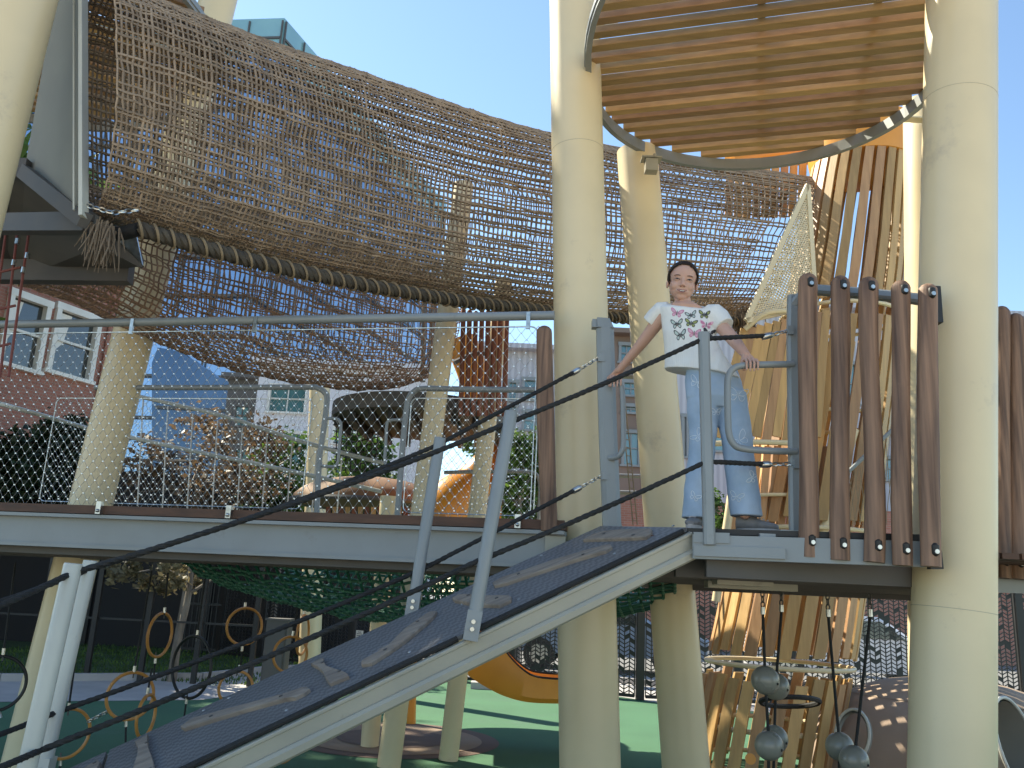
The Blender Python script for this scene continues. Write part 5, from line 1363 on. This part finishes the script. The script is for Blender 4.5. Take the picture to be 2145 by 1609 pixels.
# neck, torso, limbs
b.caps(H(0, -.055, -.025), J['neck'], .043, .047, 18)
sh = (J['shL'] - J['shR']).normalized()
def oval(c, hw, hd, ax=None, n=24, sag=0):
    ax = (ax or sh).normalized(); pr = UZ.cross(ax).normalized()
    return [c + ax * (hw * math.cos(q)) + pr * (hd * math.sin(q)) + UZ * (sag * math.sin(q)) for q in [2 * math.pi * i / n for i in range(n)]]
b.loft([oval(A(1437, 634, 4.565), .055, .045), oval(A(1438, 643, 4.555), .092, .062), oval(J['neck'] - UZ * .03, .10, .055), oval(J['chest'] + UZ * .04, .125, .07), oval(J['chest'], .12, .075), oval(J['waist'], .10, .07), oval(J['pelvis'], .12, .08), oval(J['pelvis'] - UZ * .05, .12, .08)])
b.caps(J['shR'], J['elR'], .043, .033, 16); b.caps(J['elR'], J['wrR'], .033, .0215, 16)
b.caps(J['shL'], J['elL'], .040, .036, 16); b.caps(J['elL'], J['wrL'], .037, .023, 16)
for a_, k_, f2 in (('hipR', 'knR', 'anR'), ('hipL', 'knL', 'anL')): b.caps(J[a_] + V3((0, .0, 0)), J[k_] + V3((0, .03, 0)), .055, .038, 14); b.caps(J[k_] + V3((0, .03, 0)), J[f2] + V3((0, .02, 0)), .038, .028, 14)
def hand(wr, grip, t, side, spread=.0185, r=.0175):
    "hand closed over a horizontal tube: grip is a point of the tube axis, t its direction"
    t = t.normalized(); back = V3((0, 1, 0)); k0 = grip + UZ * (r + .016) + back * .030
    mid = wr.lerp(k0, .55)
    for i in range(4):
        o = t * ((i - 1.5) * spread * 1.0)
        b.caps(wr + t * ((i - 1.5) * .007), k0 + o, .0145, .0112, 8)                       # palm
        L = (.92, 1.05, 1.0, .8)[i] if side > 0 else (.8, 1.0, 1.05, .92)[i]
        p = [k0 + o, grip + o * 1.04 + UZ * (r + .0125) - back * .004, grip + o * 1.06 - back * (r + .010) + UZ * .006, grip + o * 1.05 - back * (r + .0045) - UZ * (.033 * L)]
        for a, c, r1, r2_ in zip(p, p[1:], (.0092, .0078, .0070), (.0078, .0070, .0056)): b.caps(a, c, r1, r2_, 8)
    s = -side
    th = [wr.lerp(k0, .35) + t * (s * .016), k0 + t * (s * .036) - UZ * .004, grip + t * (s * .040) + back * (r + .006) - UZ * .004, grip + t * (s * .030) + back * (r + .002) - UZ * .022]
    for a, c, r1, r2_ in zip(th, th[1:], (.0125, .0105, .0088), (.0105, .0088, .0072)): b.caps(a, c, r1, r2_, 8)
GR = A(1289, 799, 4.868); GL = A(1573, 765, 4.275)
hand(J['wrR'], GR, V3((1, -.25, 0)), 1)
hand(J['wrL'], GL, V3((1, .02, 0)), 1)
body = remesh(b, .0028, 4, .5)
hv = bvh(body)
# painted face features lying on the skin
def fp(x, y, off=.0006):
    h = hv.ray_cast(H(x, y, .2), -f_)
    return (h[0] if h[0] else H(x, y, .085)) + f_ * off
bodym = [M['skin'], M['eyew'], M['iris'], M['lip'], M['mouth'], M['teeth'], M['brow']]
def patch(pts, mi, off, bb=body, fpf=fp):
    P = [fpf(x, y, off) for x, y in pts]; cx = sum(p[0] for p in pts) / len(pts); cy = sum(p[1] for p in pts) / len(pts); c = fpf(cx, cy, off)
    n = len(P); bb.add(P + [c], [(i, (i + 1) % n, n) for i in range(n)], mi)
for s in (-1, 1):
    ex, ey = s * .0345, .001
    patch([(ex + .0135 * math.cos(q), ey + .0036 * math.sin(q) * (1.1 if math.sin(q) > 0 else .8)) for q in [2 * math.pi * i / 14 for i in range(14)]], 1, .0008)
    patch([(ex + .0060 * math.cos(q), ey + .0036 * math.sin(q)) for q in [2 * math.pi * i / 12 for i in range(12)]], 2, .0014)
    body.tube([fp(ex + d * .0145, ey + .0052 - 0.0065 * d * d, .0012) for d in (-1.1, -.7, -.3, .1, .5, .9, 1.1)], .0016, 5, 6)
    body.tube([fp(ex + s * d, ey + .0195 - .02 * abs(d) ** 1.0 * .25 + .003 * math.cos(d * 90), .0005) for d in (-.017, -.010, -.003, .004, .011, .018)], [.0016, .0026, .0028, .0026, .002, .001], 5, 6)
    patch([(s * .0095 + .0032 * math.cos(q), -.0405 + .0022 * math.sin(q)) for q in [2 * math.pi * i / 8 for i in range(8)]], 4, .0006)
patch([(.0265 * math.cos(q), -.0635 + (.0035 if math.sin(q) > 0 else .0085) * math.sin(q) + .0055 * math.cos(q) ** 2) for q in [2 * math.pi * i / 18 for i in range(18)]], 4, .0012)
patch([(-.015, -.0610), (-.005, -.0615), (0, -.0618), (.005, -.0615), (.015, -.0610), (.011, -.0655), (.0045, -.0672), (.0003, -.0662), (-.0045, -.0672), (-.011, -.0655)], 5, .0022)
body.tube([fp(x, -.0585 + .0050 * (x / .028) ** 2 - .0008 * math.cos(x * 260), .0012) for x in (-.025, -.017, -.009, 0, .009, .017, .025)], [.0008, .0016, .002, .0017, .002, .0016, .0008], 5, 3)
body.tube([fp(x, -.0725 + .0165 * (x / .028) ** 2, .0012) for x in (-.024, -.016, -.008, 0, .008, .016, .024)], [.0008, .0018, .0025, .0028, .0025, .0018, .0008], 5, 3)
bo = body.obj('body', bodym, girl, auto=False)
# hair: shell over the skull, drawn back behind the ears
hb = B(); nu, nv = 56, 40; hc = (0, .028, -.016); hr = (.0885, .0955, .101)
vs = []; keep = []
for j in range(nv + 1):
    ph = math.pi * j / nv
    for i in range(nu):
        a = 2 * math.pi * i / nu; x, z, y = hr[0] * math.sin(ph) * math.cos(a), hr[2] * math.sin(ph) * math.sin(a), hr[1] * math.cos(ph)
        w_ = 1 + .012 * noise.noise(V3((a * 3, ph * 9, 1)))
        vs.append((hc[0] + x * w_, hc[1] + y * w_, hc[2] + z * w_))
for j in range(nv):
    for i in range(nu):
        k = (i + 1) % nu; q = [j * nu + i, (j + 1) * nu + i, (j + 1) * nu + k, j * nu + k]
        cx = sum(vs[t][0] for t in q) / 4; cy = sum(vs[t][1] for t in q) / 4; cz = sum(vs[t][2] for t in q) / 4
        line = .090 - .034 * (abs(cx) / .067) ** 2.4 + .002 * math.sin(cx * 300)
        if cz > .0 and cy < line and not (abs(cx) > .073 and cz < .03 and cy > -.012): continue
        if cz > -.03 and cy < -.012: continue
        if cy < -.055: continue
        keep.append(tuple(q))
hb.add([H(*v) for v in vs], keep)
inn = B()
cH = H(*hc); m_ = len(hb.v); hb.v += [tuple(cH + (V3(v) - cH) * .955) for v in hb.v[:m_]]
fs = list(hb.f); edges = {}
for f in fs:
    for a, c in zip(f, f[1:] + f[:1]): edges[(a, c)] = 1
hb.f += [tuple(m_ + i for i in reversed(f)) for f in fs] + [(c, a, a + m_, c + m_) for (a, c) in edges if (c, a) not in edges]
hb.m += [0] * (len(hb.f) - len(hb.m))
hb.ell(H(.0, -.02, -.105), (.038, .045, .03), XH, 16, 10); hb.caps(H(.01, -.04, -.10), H(.02, -.14, -.10), .026, .012, 12)
for s in (-1, 1): hb.caps(H(s * .0785, .03, .012), H(s * .080, -.012, -.022), .007, .009, 8)
hb.obj('hair', M['hair'], girl, auto=False)
# t-shirt
s = B(); pxm = lambda c: (c - CAM).dot(fw) / F
def srow(x, y, Y, hw, hd, sag=0, ax=None): c = A(x, y, Y); return oval(c, hw * pxm(c), hd, ax, 32, sag)
ax0 = (A(1491, 637, 4.53) - A(1384, 627, 4.6))
s.loft([srow(1438, 640, 4.575, 37, .058, .030, ax0), srow(1438, 641, 4.57, 50, .072, .026, ax0), srow(1438, 651, 4.565, 60, .082, .008, ax0), srow(1441, 675, 4.56, 57, .092), srow(1444, 705, 4.55, 56, .098), srow(1453, 735, 4.545, 62, .100), srow(1464, 762, 4.54, 72, .108), srow(1470, 783, 4.535, 79, .116, 0)])
s.tube([A(1402, 648, 4.60), A(1385, 652, 4.62), A(1372, 664, 4.645), A(1361, 676, 4.665)], [.045, .056, .052, .047], 18)
s.tube([A(1478, 655, 4.54), A(1494, 660, 4.52), A(1507, 670, 4.50), A(1518, 684, 4.475)], [.05, .066, .062, .055], 18)
s = remesh(s, .004, 4, .5)
# soft folds
for i, v in enumerate(s.v):
    v = V3(v); n_ = noise.noise(V3((v.x * 9 + v.z * 5, v.y * 6, v.z * 7))) * .007 + noise.noise(V3((v.x * 22, v.y * 10, v.z * 12 - v.x * 14))) * .0035
    s.v[i] = tuple(v + V3((0, -n_, n_ * .2)))
sv = bvh(s)
def sp(x, y, off, tree=sv, Y=4.5):
    d = ray(x, y).normalized(); h = tree.ray_cast(CAM, d); p = h[0] if h[0] else A(x, y, Y); return p - d * off
wingU = [(.04, .02), (.30, -.32), (.62, -.52), (.92, -.58), (1, -.42), (.88, -.12), (.62, .06), (.28, .12)]
wingD = [(.06, .08), (.34, .12), (.62, .14), (.68, .36), (.52, .58), (.30, .55), (.12, .30)]
def bfly(x, y, w_, rot, mo, mi_, k=1.0, spread=1.0):
    c, s_ = math.cos(R(rot)), math.sin(R(rot)); h = w_ / 2
    for sg in (-1, 1):
        for wing in (wingU, wingD):
            cx = sum(p[0] for p in wing) / len(wing); cy = sum(p[1] for p in wing) / len(wing)
            for sc_, m_i, off in ((1, mo, .0012), (.66, mi_, .0022)):
                P = []
                for (a, d) in wing:
                    a = cx + (a - cx) * sc_; d = cy + (d - cy) * sc_; a *= sg * h * spread; d *= h * k
                    P.append((x + a * c - d * s_, y + a * s_ + d * c))
                n = len(P); pts = [sp(px_, py_, off) for px_, py_ in P]; ctr_ = sp(sum(p[0] for p in P) / n, sum(p[1] for p in P) / n, off)
                s.add(pts + [ctr_], [(i, (i + 1) % n, n) for i in range(n)], m_i)
    s.tube([sp(x - .25 * h * -s_ * 1.2, y - .25 * h * c * 1.2, .002), sp(x + .4 * h * -s_, y + .4 * h * c, .002)], .0018, 5, 1)
for a in ((1418, 655, 28, 12, 2, 5, 1.1), (1447.5, 659.5, 25, -12, 1, 4, 1.1), (1475.5, 658.5, 25, 4, 1, 3, 1.2), (1418, 678, 26, -6, 1, 4, 1.35), (1447.5, 676.5, 28, 10, 1, 3, 1), (1479.5, 680, 29, 8, 5, 2, 1), (1425, 701, 26, -8, 1, 4, 1.5), (1454, 697.5, 29, 5, 2, 5, 1.15), (1485, 698, 27, 12, 1, 1, 1.3)):
    bfly(a[0], a[1], a[2], a[3], a[4], a[5], a[6])
s.obj('t_shirt', [M['shirt'], M['dk'], M['pk'], M['gn'], M['ltb'], mat('print_light_pink', (.72, .42, .52), .7, scale=20)], girl, auto=False)
# jeans
j_ = B(); Xa = V3((1, 0, 0))
def jr(x, y, Y, hw, hd): c = A(x, y, Y); return oval(c, hw * pxm(c), hd, Xa, 26)
j_.loft([jr(1490, 770, 4.525, 52, .085), jr(1494, 800, 4.52, 60, .092), jr(1500, 835, 4.51, 64, .095), jr(1503, 856, 4.51, 58, .07)])
j_.loft([jr(1473, 822, 4.52, 35, .085), jr(1472, 860, 4.51, 33, .082), jr(1473, 900, 4.50, 29, .076), jr(1471, 935, 4.49, 27, .072), jr(1467, 975, 4.49, 28, .074), jr(1463, 1030, 4.49, 30, .078), jr(1459, 1086, 4.49, 31, .088)])
j_.loft([jr(1530, 822, 4.51, 33, .085), jr(1536, 860, 4.50, 32, .083), jr(1541, 905, 4.48, 33, .078), jr(1547, 950, 4.47, 32, .076), jr(1553, 1000, 4.46, 32, .078), jr(1559, 1040, 4.46, 33, .082), jr(1563, 1082, 4.46, 33, .092)])
j_ = remesh(j_, .005, 4, .5)
for i, v in enumerate(j_.v):
    v = V3(v); n_ = noise.noise(V3((v.x * 10, v.y * 8, v.z * 14 + v.x * 12))) * .008 + noise.noise(V3((v.x * 24, v.y * 12, v.z * 30))) * .003
    j_.v[i] = tuple(v + V3((n_ * .3, -n_, 0)))
jv = bvh(j_)
for (x, y, w_, rot) in ((1548, 922, 44, -38), (1546, 826, 42, 8), (1461, 800, 34, 20), (1461, 912, 30, -50), (1543, 1040, 30, 15), (1575, 1000, 26, -70), (1456, 1040, 24, 30), (1500, 862, 22, 0)):
    c, s_ = math.cos(R(rot)), math.sin(R(rot)); h = w_ / 2
    for sg in (-1, 1):
        for wing in (wingU, wingD):
            P = []
            for (a, d) in wing:
                a *= sg * h; d *= h * 1.1; P.append(sp(x + a * c - d * s_, y + a * s_ + d * c, .0006, jv))
            if max((p - P[0]).length for p in P) < .12: j_.tube(P, .0018, 4, 1, closed=True)
j_.obj('jeans', [M['denim'], M['denimline']], girl, auto=False)
# stitched cuffs and shoes
def shoe(heel, toe, w_=.037):
    d = (toe - heel); L = d.length; d.normalize(); a_ = UZ.cross(d).normalized(); up_ = B(); so2 = B()
    prof = [(-.02, .55, .060), (0, .8, .078), (.12, .92, .082), (.3, .92, .080), (.45, .92, .070), (.62, 1.0, .052), (.8, 1.0, .042), (.93, .82, .036), (1.0, .45, .026)]
    rings = []
    for (s_, wf, h_) in prof:
        c = heel + d * (L * s_); ring = []
        for q in range(14):
            an = 2 * math.pi * q / 14; y_ = math.sin(an)
            ring.append(c + a_ * (w_ * wf * math.cos(an)) + UZ * (.014 + h_ * .5 + h_ * .5 * y_))
        rings.append(ring)
    up_.loft(rings); o = up_.obj('shoe', M['shoe'], girl)
    rings = []
    for z in (0, .022):
        rings.append([heel + d * (L * (.49 + .54 * math.cos(q))) + a_ * (w_ * 1.06 * math.sin(q) * (1 - .12 * (math.cos(q) < 0))) + UZ * z for q in [2 * math.pi * i / 26 for i in range(26)]])
    so2.loft(rings); so2.obj('sole', M['sole'], o)
    lc_ = B()
    for k in range(4): c = heel + d * (L * (.45 + .1 * k)) + UZ * (.014 + (.070, .062, .054, .048)[k]); lc_.tube([c - a_ * .018, c + UZ * .004, c + a_ * .018], .003, 5)
    lc_.obj('lace', M['sole'], o)
FZ1 = FZ + .001
h1 = A(1552, 1090, 4.50); h1.z = FZ1; t1 = A(1630, 1090, 4.40); t1.z = FZ1
shoe(h1 - V3((.02, 0, 0)), t1)
h2 = A(1462, 1090, 4.55); h2.z = FZ1; t2_ = A(1446, 1090, 4.36); t2_.z = FZ1
shoe(h2, t2_)

# ================================================================ tall unseen trees added outside the frame to shade the playground
def bigtree(label, x, y, h, r, seed):
    rnd = random.Random(seed); t = thing('added_shade_tree', label, 'tree', (x, y, 0), 'unseen trees added to shade the playground')
    cl = []
    for i in range(60):
        u = V3((rnd.gauss(0, .5), rnd.gauss(0, .5), rnd.gauss(0, .45))); cl.append(V3((x + u.x * r, y + u.y * r, h * .66 + u.z * h * .36)))
    vs = []; fs = []
    for i in range(13000):
        p = rnd.choice(cl) + V3((rnd.gauss(0, .6), rnd.gauss(0, .6), rnd.gauss(0, .5))); a = V3((rnd.gauss(0, 1), rnd.gauss(0, 1), rnd.gauss(0, 1))).normalized() * rnd.uniform(.10, .2); e = a.orthogonal() * .8; o = len(vs)
        vs += [p - a, p + e, p + a, p - e]; fs.append((o, o + 1, o + 2, o + 3))
    b = B(); b.add(vs, fs); b.obj('crown', M['leafg'], t, smooth=False)
    b = B(); b.tube([V3((x, y, 0)), V3((x + .1, y, h * .35)), V3((x, y + .1, h * .75))], [.32, .25, .1], 12)
    for k in range(0, 60, 4): b.tube([V3((x, y, h * .4)), cl[k]], [.09, .02], 5)
    b.obj('trunk', M['bark'], t)
bigtree('tall green tree added out of frame at the left to cast shade', -14.0, 14.0, 18, 3.6, 1)
bigtree('tall green tree added out of frame at the far left to cast shade', -12.5, 9.5, 16.5, 3.6, 2)
bigtree('unseen tall green tree added left of the brick building to cast shade', -18.5, 18.5, 21, 4.6, 3)
